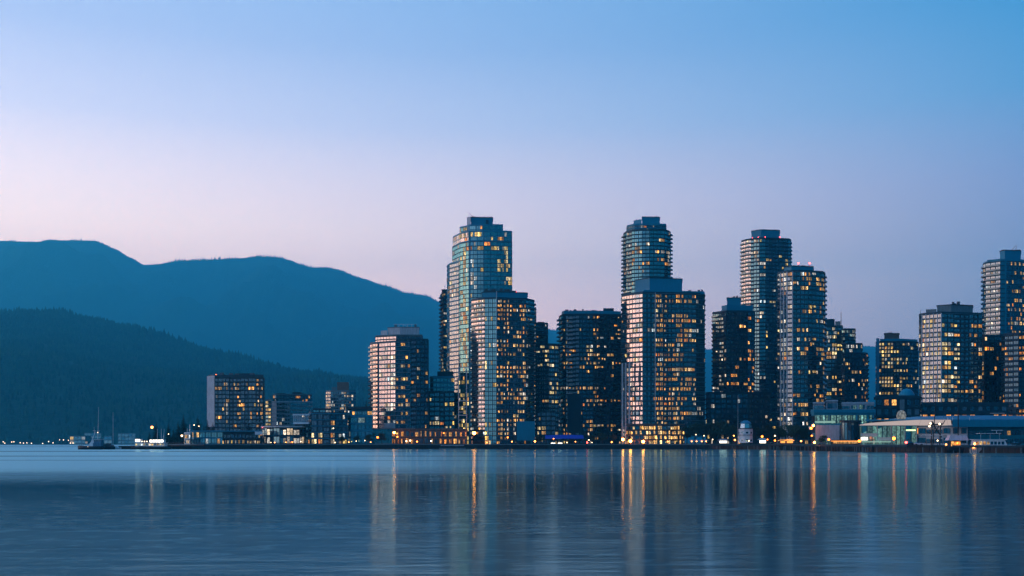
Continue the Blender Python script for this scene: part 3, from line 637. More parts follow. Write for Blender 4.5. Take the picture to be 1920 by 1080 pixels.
# --- dark tower right of it, stepped cap
b = Building('stepped_cap_tower', 'dark tower with stepped square cap, few orange windows, right of the peach-lit tower', 'tower', 815, 1375, 19)
b.section([(1336, 12), (1348, 6), (1362, 0), (1402, 1), (1415, 5), (1415, 28), (1338, 32)], 584, 738, 3.2, {0: dict(glass='glass_mid', lit=.22, litm='lit_pale', balcony=1.2), 1: dict(lit=.32, litm='lit_pale', glass='glass_mid', bay=2.8), 2: dict(lit=.14), 3: dict(lit=.3, cols={0: .3})}, wall='panel_navy', glass='glass_navy', lit='lit_orange', bay=3.3, litp=.18, slab='panel_navy')
b.block('crown_step', [(1353, 8), (1363, 3), (1412, 5), (1412, 24), (1354, 26)], 571, 583.6, 'panel_teal'); b.block('crown_box', [(1363, 6), (1389, 6), (1389, 20), (1363, 20)], 557, 571.2, 'panel_teal', cap='panel_navy'); b.clutter(1364, 1387, 9, 556, 3); b.clutter(1392, 1411, 8, 571, 3); b.beacon(1376, 4, 577, r=.5)
b.finish()
b = Building('dark_podium', 'dark low podium block with thin pale light strips under the stepped cap tower', 'building', 780, 1380, 20, 'low waterfront buildings')
b.section([(1323, 8), (1331, 0), (1444, 2), (1444, 26), (1323, 26)], 737, None, 3.6, {0: dict(lit=.1), 1: dict(lit=.13, litm='lit_pale')}, wall='concrete_dark', glass='glass_navy', lit='lit_yellow', litp=.12, bay=4, slab='slab_dark', over=.5); b.units([(1345, 10, 737, 4, 2), (1420, 10, 737, 5, 2.4)]); b.finish()
# --- tall tower behind
b = Building('tall_back_tower', 'tall dark tower behind, red roof lights and pale window column, right of centre', 'tower', 890, 1437, 21)
b.section([(1390, 14), (1398, 8), (1408, 4), (1424, 0), (1436, 0), (1478, 4), (1483, 8), (1483, 34), (1394, 38)], 447, None, 3.2,
          {0: dict(glass='glass_sky', lit=.15, litm='lit_pale', balcony=1.5), 1: dict(glass='glass_sky', lit=.12, litm='lit_pale', balcony=1.2), 2: dict(lit=.2, litm='lit_pale', glass='glass_mid'), 3: dict(glass='glass_soft', lit=.2, litm='lit_pale', bay=5.2, panes=3), 4: dict(lit=.06), 5: dict(glass='glass_teal', balcony=1.2)}, wall='panel_navy', glass='glass_navy', lit='lit_yellow', litp=.07, over=.3, slab='panel_navy', vis_y=730)
b.block('crown_box', [(1409, 12), (1427, 6), (1462, 9), (1462, 24), (1410, 26)], 428.5, 446, 'panel_teal', cap='panel_navy')
for px, y in ((1411, 446), (1422, 444.5), (1435, 444), (1462, 444)): b.beacon(px, 5, y - 1.5, r=.5)
b.clutter(1413, 1460, 14, 427, 5); b.units([(1424, 14, 428, 3, 1), (1440, 14, 428, 2, 1.4), (1452, 14, 428, 2, .8)]); b.finish()
# --- rounded front tower with red masts
b = Building('rounded_tower', 'pale-faced rounded tower with two red-tipped roof masts', 'tower', 736, 1503, 22)
b.section([(1458, 9), (1464, 6), (1476, 1)] + bow((1486, -.5), (1530, 2), 1.5, 3) + [(1543, 4), (1547, 9), (1547, 32), (1460, 36)], 509, None, 3.2,
          {0: dict(glass='glass_sky', litm='lit_pale', lit=.3, balcony=1.2, frame='frame_pale'), 1: dict(glass='glass_sky', litm='lit_pale', lit=.5, bay=2.8, frame='frame_pale', pier=.7, pierm='concrete_pale'), 2: dict(litm='lit_pale', lit=.5, glass='glass_soft', frame='frame_pale', pier=.6, pierm='concrete_pale'), 3: dict(balcony=1.3, brange=(.05, .6)), 5: dict(balcony=1.3, brange=(.3, .95)), 7: dict(balcony=1.4)}, wall='panel_navy', glass='glass_mid', lit='lit_amber', litp=.26, bay=2.9, slab='slab_mid', over=.3)
b.block('roof_house', [(1470, 12), (1484, 5), (1525, 8), (1525, 24), (1472, 26)], 497, 508.8, 'panel_teal', cap='panel_navy')
b.clutter(1486, 1524, 12, 496, 4)
for px in (1497, 1518): b.pole('mast', px, 8, 497, 491, .4, 'metal_white'); b.beacon(px, 8, 490, r=.8)
b.pole('mast', 1485.5, 6, 510, 498, .25); b.beacon(1485.5, 6, 497, r=.7); b.finish()
# --- two right-hand back blocks
b = Building('slab_tower', 'dark slab block with tall thin mast, just right of the rounded tower', 'tower', 860, 1563, 23)
b.section([(1540, 8), (1549, 2), (1580, 0), (1580, 26), (1545, 28)], 612, None, 3.25, {1: dict(glass='glass_mid', lit=.22, litm='lit_yellow', panes=3, bay=4)}, wall='panel_navy', glass='glass_navy', lit='lit_yellow', litp=.12, vis_y=745)
b.block('roof_house', [(1547, 4), (1565, 4), (1565, 18), (1549, 20)], 597, 611.8, 'panel_navy'); b.block('glass_screen', [(1566, 6), (1576, 5), (1576, 16), (1566, 16)], 601, 611.8, 'rail_glass'); b.pole('mast', 1577, 6, 612, 583, .3); b.finish()
b = Building('setback_block', 'glass block stepping back in tiers with a pale lit top terrace', 'tower', 835, 1605, 24)
b.section([(1578, 4), (1584, 0), (1621, 3), (1627, 8), (1627, 26), (1578, 28)], 662, None, 3.2, {1: dict(lit=.13), 2: dict(balcony=1.2)}, wall='panel_navy', glass='glass_navy', lit='lit_amber', litp=.14, vis_y=750, over=.4)
b.section([(1580, 7), (1586, 3), (1617, 6), (1617, 24), (1580, 26)], 644, 661, 3.2, {1: dict(litm='lit_pale', lit=.3)}, wall='panel_navy', glass='glass_teal', lit='lit_pale', litp=.2)
b.section([(1578, 9), (1584, 6), (1604, 8), (1604, 22), (1580, 24)], 616, 643, 3.2, {1: dict(litm='lit_cool', lit=.55)}, wall='panel_navy', glass='glass_teal', lit='lit_cool', litp=.3); b.finish()
# --- curved-roof block with many small windows
b = Building('curved_roof_block', 'dark block with curved roof edge and a dense grid of small yellow windows', 'tower', 860, 1682, 25)
b.section([(1642, 8), (1647, 2), (1692, 0)] + bow((1692.5, .2), (1722, 8), 1.5, 3)[1:] + [(1722, 28), (1644, 30)], 641, None, 3.1, {1: dict(lit=.42, bay=2.5, wf=.72, panes=1, hf=.56), 2: dict(lit=.12), 3: dict(lit=.1), 4: dict(lit=.08)}, wall='concrete_dark', glass='glass_navy', lit='lit_yellow', litp=.3, vis_y=742, over=.1, slab='slab_dark')
b.block('roof_band', [(1650, 4), (1692, 2), (1720, 9), (1720, 26), (1652, 26)], 634.5, 640.2, 'panel_teal'); b.block('roof_house', [(1658, 8), (1686, 7), (1686, 18), (1658, 18)], 624, 634.6, 'brick_brown', cap='concrete_dark')
b.clutter(1660, 1684, 11, 623, 3); b.block('side_pier', [(1643, 1.5), (1649, .5), (1649, 2), (1643, 3.2)], 634, 745, 'panel_teal'); b.finish()
# --- right front pale-grid tower
b = Building('grid_tower', 'pale-framed tower with a grid of yellow windows and cluttered rooftop plant house', 'tower', 650, 1780, 26)
b.section([(1723, 12), (1729, 8), (1765, 0), (1800, 2), (1842, 6), (1842, 28), (1727, 30)], 587, None, 2.85, {0: dict(glass='glass_soft', lit=.4, litm='lit_pale'), 1: dict(glass='glass_soft', lit=.5, litm='lit_yellow', bay=2.5, wf=.78, pier=.5, pierm='concrete_pale', panes=2, frame='frame_pale'), 2: dict(lit=.36, litm='lit_yellow', bay=3.6), 3: dict(lit=.26, litm='lit_amber', bay=3.2)},
          wall='panel_navy', glass='glass_mid', lit='lit_yellow', litp=.35, slab='slab_mid', over=.15, th=.35, rows={-1: .2, -2: .3})
b.block('plant_house', [(1757, 10), (1783, 5), (1824, 9), (1824, 22), (1758, 22)], 570, 586.8, 'concrete_grey', cap='concrete_dark')
b.units([(1787, 12, 568, 1.2, 2.2), (1790, 12, 568, 1.8, 1.2), (1797, 12, 568, 1.5, 2.4), (1803, 12, 569, 2.4, .8), (1812, 12, 569, 1.5, .7)], 'metal_dark'); b.pole('aerial', 1726, 8, 587, 577, .12); b.block('roof_screen', [(1736, 8), (1756, 6), (1756, 14), (1737, 16)], 577, 586.8, 'rail_glass'); b.finish()
# --- far right tower with crane arm
b = Building('corner_tower', 'square-topped tower at the far right with roof crane and pale balconies', 'tower', 715, 1890, 27)
b.section([(1843, 14), (1848, 8), (1876, 0), (1886, 0), (1940, 5), (1940, 30), (1846, 32)], 489, None, 3.05, {0: dict(balcony=1.4, glass='glass_sky', lit=.3, litm='lit_pale'), 1: dict(balcony=1.0, lit=.35, litm='lit_pale', glass='glass_soft', bay=3.0), 2: dict(blank=True), 3: dict(lit=.3, litm='lit_amber', bay=3)}, wall='panel_teal', glass='glass_navy', lit='lit_amber', litp=.3, slab='panel_navy', over=.25, vis_y=780)
b.block('roof_band', [(1851, 6), (1877, 1), (1940, 6), (1940, 28), (1852, 28)], 484.5, 488, 'panel_teal'); b.block('crown_box', [(1875, 10), (1884, 5), (1914, 8), (1914, 22), (1876, 22)], 467, 484.6, 'panel_teal', cap='panel_navy')
b.clutter(1878, 1912, 13, 466, 4); b.pole('crane_arm', 1894, 12, 466, 453, .2, px2=1906); b.pole('crane_arm', 1903, 12, 466, 455, .15, px2=1907); b.block('edge_fin', [(1884, -1.5), (1887, -1.5), (1887, 1), (1884, 1)], 489, 640, 'panel_teal'); b.finish()
b = Building('banded_office', 'curved office block with bright bands of orange windows at the right edge', 'tower', 640, 1905, 28)
b.section([(1878, 8), (1884, 2)] + bow((1890, 1), (1950, 2), 4, 3) + [(1950, 26), (1880, 28)], 627, None, 3.1, {1: dict(lit=.4), 2: dict(lit=.62), 3: dict(lit=.62)}, wall='panel_navy', glass='glass_navy', lit='lit_orange', litp=.5, bay=2.6, slab='panel_navy', over=.6, th=.7, hf=.55, rows={-5: .15, -6: .1, -10: .1, -11: .1, -12: .3, -13: .1}); b.finish()
b = Building('link_block', 'mid-rise block with a few amber windows between the grid tower and the banded office', 'building', 680, 1860, 29)
b.section([(1836, 4), (1846, 0), (1882, 1), (1882, 20), (1836, 20)], 630, None, 3.1, {1: dict(lit=.22)}, wall='panel_navy', glass='glass_navy', lit='lit_amber', litp=.2, bay=3.2, slab='panel_navy'); b.finish()

# --- left group
b = Building('white_edge_tower', 'left tower with bright lilac bay windows and a railed roof platform', 'tower', 770, 748, 31)
b.section([(694, 17), (699, 13), (708, 8.5), (711, 8), (732, 1.5), (742, -1), (769, 1), (769, 26), (700, 34)], 641, 803, 3.15, {0: dict(glass='glass_sky', balcony=1.5, lit=.2, litm='lit_pale', bay=3), 1: dict(glass='glass_sky', balcony=1.3, lit=.25, litm='lit_pale'), 2: dict(blank=True), 3: dict(glass='glass_sky', lit=.22, litm='lit_pale', bay=2.7), 4: dict(glass='glass_sky', lit=.3, litm='lit_pale', bay=4), 5: dict(lit=.14)},
          wall='panel_navy', glass='glass_navy', lit='lit_amber', litp=.12, bay=3.0, slab='slab_pale', over=.2, th=.35)
b.section([(770, 3), (781, 3), (803, 6), (803, 28), (770, 28)], 636, 803, 3.15, {1: dict(lit=.1, pier=.5)}, wall='panel_navy', glass='glass_navy', lit='lit_amber', litp=.1, bay=3, slab='slab_dark')
b.section([(704, 12), (713, 9), (743, 3), (792, 4), (792, 26), (706, 30)], 628.5, 640.4, 3, {0: dict(glass='glass_sky'), 1: dict(glass='glass_sky', lit=.1)}, wall='concrete_grey', glass='glass_navy', litp=.08, slab='slab_dark', lit='lit_amber')
b.block('roof_house', [(714, 12), (726, 9), (726, 24), (715, 26)], 617, 628, 'concrete_pale'); b.block('roof_house', [(727, 10), (750, 5), (786, 6), (786, 22), (730, 24)], 612.5, 628, 'concrete_pale', cap='concrete_grey')
k = MB(); D = b.D + 14
for px in (740, 748, 756, 764, 772, 780):
    k.tube((X(px, D) - b.o.x, D - b.o.y, b.z(612)), (X(px, D) - b.o.x, D - b.o.y, b.z(604)), .14, n=4)
k.tube((X(738, D) - b.o.x, D - b.o.y, b.z(604)), (X(782, D) - b.o.x, D - b.o.y, b.z(604)), .16, n=4); k.tube((X(752, D) - b.o.x, D - b.o.y, b.z(603)), (X(770, D) - b.o.x, D - b.o.y, b.z(611)), .12, n=4); k.tube((X(752, D) - b.o.x, D - b.o.y, b.z(603)), (X(744, D) - b.o.x, D - b.o.y, b.z(611)), .12, n=4)
k.build('roof_frame', 'metal_white', b.root); b.units([(742, 12, 612, 2, 2.6), (779, 12, 612, 1.6, 2.8)], 'concrete_grey'); b.block('base_colonnade', [(712, 8), (741, -2.5), (741, 2), (712, 12)], 793, 803, 'concrete_pale'); b.finish()
b = Building('terraced_office', 'terraced low office with yellow strip windows between the left and tallest towers', 'building', 790, 825, 32, 'low waterfront buildings')
b.section([(790, 6), (796, 0), (852, 1), (852, 26), (790, 26)], 735, None, 3.6, {1: dict(lit=.34, litm='lit_yellow', bay=4, panes=3)}, wall='panel_navy', glass='glass_mid', lit='lit_yellow', litp=.2, slab='panel_navy', over=.6)
b.section([(806, 6), (812, 3), (852, 4), (852, 22), (806, 22)], 707, 735, 3.4, None, wall='panel_teal', glass='glass_teal', lit='lit_yellow', litp=.05, slab='panel_teal', over=.3); b.block('roof_house', [(820, 8), (850, 8), (850, 20), (820, 20)], 695, 706, 'concrete_dark'); b.finish()
b = Building('orange_block', 'low brown block with rows of glowing orange windows on the quay', 'building', 752, 808, 33, 'low waterfront buildings')
b.section([(735, 4), (741, 0), (876, 1), (876, 20), (735, 20)], 806, None, 4.4, {0: dict(lit=.9), 1: dict(lit=.85, bay=3.3, wf=.66, hf=.62)}, wall='brick_brown', glass='glass_navy', lit='lit_orange', litp=.6, slab='concrete_dark', over=.35, rows={0: 1.2, 1: 1.3}); b.block('terrace_rail', [(741, .3), (876, 1.3), (876, 1.6), (741, .6)], 803.5, 805.5, 'metal_dark'); b.units([(770, 8, 806, 6, 1.6), (842, 8, 806, 5, 1.4)]); b.finish()
b = Building('hotel_block', 'square dark hotel block with pale left end wall and amber windows', 'building', 840, 440, 34)
b.section([(388, 9), (402, 2), (494, 0), (496, 24), (392, 30)], 708, None, 3.3, {0: dict(blank=True), 1: dict(lit=.36, bay=3.0)}, wall='concrete_dark', glass='glass_navy', lit='lit_amber', litp=.2, slab='slab_dark', over=.25)
b.block('roof_band', [(391, 9), (402, 4), (494, 2), (494, 22), (393, 28)], 702, 706.2, 'panel_navy'); b.clutter(412, 488, 8, 701, 7); b.block('end_panel', [(388.2, 8.4), (402, 1.1), (402.6, 1.9), (389.2, 10)], 704, 800, 'concrete_pale'); b.block('roof_house', [(440, 8), (472, 8), (472, 18), (440, 18)], 699, 702.2, 'panel_navy'); b.beacon(405, 8, 702, 'lamp_orange', .7); b.finish()
b = Building('pale_apartments', 'pale grey apartment house with a narrow lit stair wing beyond the curved pavilion', 'building', 900, 545, 35)
b.section([(497, 4), (509, 2), (509, 20), (497, 20)], 750, None, 3.2, {0: dict(lit=.6, litm='lit_yellow', bay=5)}, wall='concrete_grey', glass='glass_mid', lit='lit_yellow', litp=.5, slab='slab_pale')
b.section([(509.5, 2), (518, 0), (544, 0), (586, 4), (586, 22), (509.5, 24)], 754, None, 3.1, {0: dict(blank=True), 1: dict(lit=.10, litm='lit_pale', bay=2.2), 2: dict(lit=.05, bay=3)}, wall='concrete_pale', glass='glass_mid', lit='lit_amber', litp=.1, slab='slab_pale', over=.2)
b.section([(512, 4), (518, 2), (584, 6), (584, 20), (512, 20)], 740, 753.4, 3.1, {1: dict(lit=.08)}, wall='concrete_grey', glass='glass_navy', lit='lit_orange', litp=.08, slab='slab_dark'); b.units([(527, 8, 740, 8, 1.5), (557, 8, 740, 7, 2.4), (567, 8, 740, 4, 1.2)], 'concrete_dark'); b.finish()
b = Building('distant_tower', 'small distant tower with a brown square cap, left of the bay window tower', 'building', 1080, 638, 36)
b.section([(611, 8), (620, 2), (655, 2), (667, 8), (667, 26), (613, 28)], 733, None, 3.2, {0: dict(lit=.18, litm='lit_pale', glass='glass_soft'), 1: dict(lit=.14, litm='lit_pale')}, wall='concrete_grey', glass='glass_mid', lit='lit_pale', litp=.1, slab='slab_pale', over=.3, vis_y=770)
b.block('roof_house', [(632, 6), (654, 6), (653, 18), (633, 18)], 716, 732.6, 'brick_brown'); b.block('roof_house', [(622, 6), (631, 6), (631, 18), (623, 18)], 725, 732.6, 'concrete_grey'); b.finish()
# ------------------------------------------------------------------ low waterfront buildings
b = Building('modern_block', 'low dark modern block with a white colonnade on its upper left corner', 'building', 745, 603, 41, 'low waterfront buildings')
b.section([(578, 6), (583, 0), (618, 0), (652, 3), (652, 24), (578, 24)], 775, None, 4.6, {1: dict(lit=.12, litm='lit_yellow'), 2: dict(lit=.1, litm='lit_pale')}, wall='panel_navy', glass='glass_navy', lit='lit_amber', litp=.1, bay=4.6, slab='panel_teal', over=.3, frame='frame_dark', panes=2, rows={0: 3, 1: 2.5})
b.section([(587, 6), (622, 6), (622, 18), (587, 18)], 767, 774.6, 3, None, wall='panel_navy', glass='glass_teal', lit='lit_pale', litp=.05, bay=4, slab='slab_dark')
k = MB(); D = 743
for i in range(8): x = X(551 + i * 3.8, D) - b.o.x; k.box(x - .18, x + .18, D - b.o.y - .2, D - b.o.y + .2, b.z(792), b.z(779))
k.box(X(549.5, D) - b.o.x, X(580, D) - b.o.x, D - b.o.y - 1, D - b.o.y + 5, b.z(779), b.z(776.5)); k.box(X(550, D) - b.o.x, X(579, D) - b.o.x, D - b.o.y - .6, D - b.o.y + 5, b.z(795), b.z(792)); k.build('colonnade', 'metal_white', b.root)
b.section([(553, 5), (577, 4), (577, 16), (553, 16)], 796, None, 4, None, wall='panel_navy', glass='glass_mid', lit='lit_pale', litp=.1, slab='slab_dark'); b.finish()
b = Building('flat_roof_block', 'low block with jutting dark flat roof, left of the bay window tower', 'building', 752, 676, 42, 'low waterfront buildings')
b.section([(653, 6), (657, 0), (699, 1), (699, 22), (653, 22)], 781, None, 4.4, {1: dict(lit=.12, litm='lit_cool')}, wall='panel_teal', glass='glass_teal', lit='lit_cool', litp=.1, bay=5, slab='panel_teal', over=.3)
b.section([(660, 4), (698, 4), (698, 20), (660, 20)], 768.5, 780.4, 4.2, {0: dict(lit=.75, litm='lit_pale', hf=.4)}, wall='panel_teal', glass='glass_teal', litp=.6, lit='lit_pale', bay=4, slab=None)
b.block('jutting_roof', [(648, -1), (693, -2), (699, 0), (699, 22), (652, 22)], 762.5, 767, 'concrete_dark'); b.finish()
b = Building('curved_pavilion', 'low dark pavilion with curved pale roof rim on the quay left of centre', 'building', 738, 532, 43, 'low waterfront buildings')
b.section([(492, 10), (496, 3)] + bow((500, 2), (562, 3), 4, 5) + [(570, 10), (570, 24), (492, 24)], 801.5, None, 5, {2: dict(lit=.3), 3: dict(lit=.35), 4: dict(lit=.3)}, wall='panel_navy', glass='glass_mid', lit='lit_pale', litp=.3, bay=4, slab=None, hf=.6, rows={0: 1.5, -1: 1.5})
b.block('roof_rim', [(489, 8)] + bow((493, 0), (566, 1), 5, 6) + [(573, 10), (573, 24), (489, 24)], 799, 801.2, 'fascia_white'); b.beacon(492, -.5, 801.5, r=.3); b.finish()
b = Building('long_pavilion', 'long low pavilion with flat roof and yellow lights under the eaves beside the pier', 'building', 728, 425, 44, 'low waterfront buildings')
b.section([(359, 5), (363, 0), (418, 0), (418, 18), (359, 18)], 809.5, None, 4, {1: dict(lit=.18, litm='lit_amber')}, wall='panel_teal', glass='glass_teal', lit='lit_amber', litp=.2, bay=4, slab=None, hf=.6)
b.section([(418.5, 1), (488, 1), (488, 18), (418.5, 18)], 812, None, 3.6, {0: dict(lit=.55, litm='lit_yellow', hf=.5)}, wall='concrete_dark', glass='glass_navy', lit='lit_yellow', litp=.5, bay=2.6, slab='slab_dark', over=.6, rows={0: 1.6, -1: .15})
b.block('flat_roof', [(357, -2), (490, -2), (490, 20), (357, 20)], 807.5, 809.2, 'panel_teal'); b.block('pale_box', [(478, -2.6), (492, -2.6), (492, 1), (478, 1)], 809.4, 815, 'metal_white'); b.finish()
b = Building('white_hut', 'small brightly lit white hut with chimney pole at the pier head', 'hut', 716, 351, 45, 'low waterfront buildings')
b.section([(345.5, 2), (347, 0), (357, 0), (357, 8), (345.5, 8)], 813, None, 3.2, {1: dict(lit=.9, litm='lit_pale', bay=1.8)}, wall='paint_white', glass='glass_sky', lit='lit_pale', litp=.8, bay=2, slab='slab_pale', over=.2, hf=.5); b.pole('chimney', 356, 2, 813, 796, .25, 'metal_white'); b.pole('chimney', 351, 2, 813, 803, .12, 'metal_white'); b.finish()

# green glass hall and its neighbours on the right
b = Building('green_hall', 'green glass exhibition hall with glowing canopy strip on the right wharf', 'building', 580, 1580, 46, 'low waterfront buildings')
b.section([(1522, 8), (1527, 0), (1640, 1), (1640, 26), (1522, 26)], 775, None, 6, {0: dict(bay=3), 1: dict(bay=3.0, lit=2.5, litm='lit_green', hf=.72, glass='glass_teal', runs=(3, 4, 5))}, wall='panel_teal', glass='glass_teal', lit='lit_yellow', litp=.03, slab='panel_teal', over=.3, th=.8, panes=2)
b.block('roof_band', [(1520, 7), (1526, -1), (1641, 0), (1641, 26), (1520, 26)], 767.5, 774, 'panel_teal'); b.block('light_band', [(1528, -1.6), (1566, -1.6), (1566, -.6), (1528, -.6)], 789.5, 793, 'strip_cyan'); b.block('grey_wall', [(1529, -1.4), (1574, -1.4), (1574, 0), (1529, 0)], 797, 825, 'concrete_pale')
b.section([(1524, 8), (1546, 7), (1546, 20), (1524, 20)], 756, 767.4, 3.3, None, wall='concrete_pale', glass='glass_mid', lit='lit_yellow', litp=.1, bay=5, slab='slab_dark')
b.section([(1549, 7), (1571, 7), (1571, 20), (1549, 20)], 752, 767.4, 4, {0: dict(lit=.1)}, wall='concrete_pale', glass='glass_navy', lit='lit_amber', litp=.2, bay=6, slab='slab_dark')
b.section([(1578, 7), (1639, 7), (1639, 20), (1578, 20)], 756, 767.4, 3.3, {0: dict(lit=.5, litm='lit_green', panes=3)}, wall='concrete_pale', glass='glass_mid', lit='lit_cool', litp=.2, bay=5, slab='slab_pale'); b.finish()
b = Building('dark_drum', 'dark round glass drum with orange glowing canopy at its foot', 'building', 545, 1595, 47, 'low waterfront buildings')
b.section([(1576, 7), (1579, 3)] + bow((1583, 1.5), (1608, 1.5), 1.5, 4) + [(1614, 4), (1614, 16), (1576, 16)], 791, None, 9, None, wall='metal_dark', glass='glass_navy', lit='lit_pale', litp=.02, bay=2.2, slab=None, hf=.74, panes=1)
b.block('roof_band', [(1574, 6), (1582, 0), (1609, 0), (1616, 3), (1616, 16), (1574, 16)], 788, 790.5, 'metal_dark'); b.block('canopy', [(1557, -5.5), (1611, -6), (1611, -1), (1557, -1)], 825.2, 826.4, 'concrete_dark'); b.block('canopy_light', [(1558, -5.4), (1610, -5.9), (1610, -5.2), (1558, -4.7)], 826.5, 827.5, 'strip_warm')
for px in (1560, 1570, 1580, 1590, 1600, 1609): b.pole('canopy_post', px, -5, 834, 826.4, .12)
b.block('lit_screen', [(1562, -1.2), (1608, -1.2), (1608, -.9), (1562, -.9)], 827.6, 831.5, 'lit_orange'); b.finish()
b = Building('terminal_hall', 'long waterfront hall with white curved fascia over tall green glass bays', 'building', 520, 1750, 48, 'low waterfront buildings')
b.section([(1613, 7), (1616, 0), (1645, -1), (1672, -1.5), (1697, -2), (1720, -2.4), (1720, 40), (1613, 40)], 798.5, None, 8.6, {0: dict(bay=4, lit=.7), 1: dict(bay=2.4, lit=.7), 2: dict(bay=2.4, lit=.7), 3: dict(bay=2.2, lit=.8), 4: dict(bay=3, lit=.6)}, wall='panel_teal', glass='glass_teal', lit='lit_green', litp=.6, slab=None, hf=.76, panes=1)
for px in (1645, 1671, 1697, 1719): b.block('column', [(px - .8, -3.2), (px + .8, -3.2), (px + .8, -1.6), (px - .8, -1.6)], 798.4, 833.6, 'frame_pale')
b.block('white_band', [(1614, -2.2), (1644, -2.6), (1644, -1.1), (1614, -.3)], 812.5, 818.5, 'fascia_white'); b.block('white_band', [(1647, -2.8), (1670, -3), (1670, -1.6), (1647, -1.2)], 820, 826, 'fascia_white'); b.block('lit_shopfront', [(1614.5, -2.3), (1627, -2.5), (1627, -1), (1614.5, -.6)], 820, 825, 'strip_white'); b.block('cyan_canopy', [(1615, -4.4), (1671, -5), (1671, -2), (1615, -1)], 827.4, 829.4, 'strip_cyan')
b.section([(1721, 0), (1783, -2.6), (1815, -3.2), (1815, 30), (1721, 30)], 798.5, None, 4, {0: dict(bay=3.6, glass='glass_mid', lit=.06), 1: dict(bay=4, wf=.55)}, wall='metal_white', glass='glass_navy', lit='lit_pale', litp=.08, slab='slab_pale', over=.2, hf=.5)
b.section([(1816, -2), (1960, -3), (1960, 30), (1816, 30)], 803, None, 4.2, {0: dict(bay=4, lit=.06, litm='lit_orange')}, wall='panel_teal', glass='glass_navy', lit='lit_orange', litp=.05, slab='panel_teal', over=.3, hf=.5)
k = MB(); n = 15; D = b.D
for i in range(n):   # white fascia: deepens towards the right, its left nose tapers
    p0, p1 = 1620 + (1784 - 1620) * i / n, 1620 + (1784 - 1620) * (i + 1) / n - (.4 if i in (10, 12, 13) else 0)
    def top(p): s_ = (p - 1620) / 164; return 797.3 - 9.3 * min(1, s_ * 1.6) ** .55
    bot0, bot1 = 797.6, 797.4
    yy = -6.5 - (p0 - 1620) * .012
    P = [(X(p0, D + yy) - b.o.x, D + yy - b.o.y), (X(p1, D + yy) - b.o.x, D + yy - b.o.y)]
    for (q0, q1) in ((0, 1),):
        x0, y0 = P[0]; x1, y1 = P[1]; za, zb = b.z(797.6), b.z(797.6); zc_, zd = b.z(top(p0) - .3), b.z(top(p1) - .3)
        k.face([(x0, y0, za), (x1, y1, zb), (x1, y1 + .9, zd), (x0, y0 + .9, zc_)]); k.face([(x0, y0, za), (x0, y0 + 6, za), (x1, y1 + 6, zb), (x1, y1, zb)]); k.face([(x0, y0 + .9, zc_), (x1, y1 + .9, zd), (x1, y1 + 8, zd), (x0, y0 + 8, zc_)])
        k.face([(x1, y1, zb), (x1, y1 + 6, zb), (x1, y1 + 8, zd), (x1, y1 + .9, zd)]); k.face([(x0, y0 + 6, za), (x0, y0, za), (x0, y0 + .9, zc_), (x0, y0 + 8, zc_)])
k.build('fascia', 'fascia_added_glow', b.root)  # no lamp inside: added emission stands in for light falling on the fascia
b.block('fascia_blue', [(1786, -9), (1960, -10), (1960, 10), (1786, 10)], 789, 801, 'panel_teal'); b.block('roof_slab', [(1622, 0), (1960, -3), (1960, 44), (1640, 44)], 786.5, 788.8, 'roof_blue')
k = MB(); L_ = []
for i in range(13):
    s_ = i / 12; px = 1636 + s_ * 330; L_.append((px, 787 - 9.5 * math.sin(math.pi * min(1, .12 + s_ * .62)) * min(1, s_ * 4 + .1)))
for (p0, y0), (p1, y1) in zip(L_, L_[1:]):
    for dy0, dy1, f0, f1 in ((2, 14, 0, 1), (14, 30, 1, 1)):
        a0 = (X(p0, D + dy0) - b.o.x, D + dy0 - b.o.y); a1 = (X(p1, D + dy0) - b.o.x, D + dy0 - b.o.y); c1_ = (X(p1, D + dy1) - b.o.x, D + dy1 - b.o.y); c0_ = (X(p0, D + dy1) - b.o.x, D + dy1 - b.o.y)
        zb_ = b.z(787)
        def hz_(y, f): return zb_ + (b.z(y) - zb_) * f
        k.face([(*a0, hz_(y0, f0)), (*a1, hz_(y1, f0)), (*c1_, hz_(y1, f1)), (*c0_, hz_(y0, f1))])
k.build('curved_roof', 'roof_blue', b.root)
k = MB(); zz = b.z(789)
for px in (1777, 1786, 1818): x = X(px, D - 6) - b.o.x; k.tube((x, D - 6 - b.o.y, zz), (x, D - 6 - b.o.y, zz + 1.6), .1, n=4)
k.build('spotlight_rack', 'metal_white', b.root)
k = MB(); k.ball((X(1690, D + 8) - b.o.x, D + 8 - b.o.y, b.z(779)), 2.4, 10, 6, sz=1.2); k.build('roof_dome', 'lit_cool', b.root); b.block('sign_panel', [(1699, -2.9), (1717, -3.1), (1717, -2.7), (1699, -2.5)], 805.5, 808, 'sign_green'); b.finish()
b = Building('terrace_wing', 'dark terraced wing with square orange windows above the curved blue roof', 'building', 590, 1690, 49, 'low waterfront buildings')
b.section([(1641, 4), (1726, 3), (1726, 20), (1641, 20)], 744, None, 5.2, {0: dict(lit=.4, bay=4.4, wf=.62, panes=1, hf=.55)}, wall='panel_navy', glass='glass_navy', lit='lit_orange', litp=.3, slab='panel_navy', over=.8, th=.8)
b.block('pale_pier', [(1687, .4), (1696, .4), (1696, 3), (1687, 3)], 749, 768, 'concrete_grey'); k = MB(); k.ball((X(1700, 602) - b.o.x, 602 - b.o.y, b.z(745)), 4.6, 14, 8, sz=1.2); k.build('round_pod', 'panel_teal', b.root); b.finish()
b = Building('gallery_wing', 'dark gallery wing with round and square amber windows below the grid tower', 'building', 592, 1810, 50, 'low waterfront buildings')
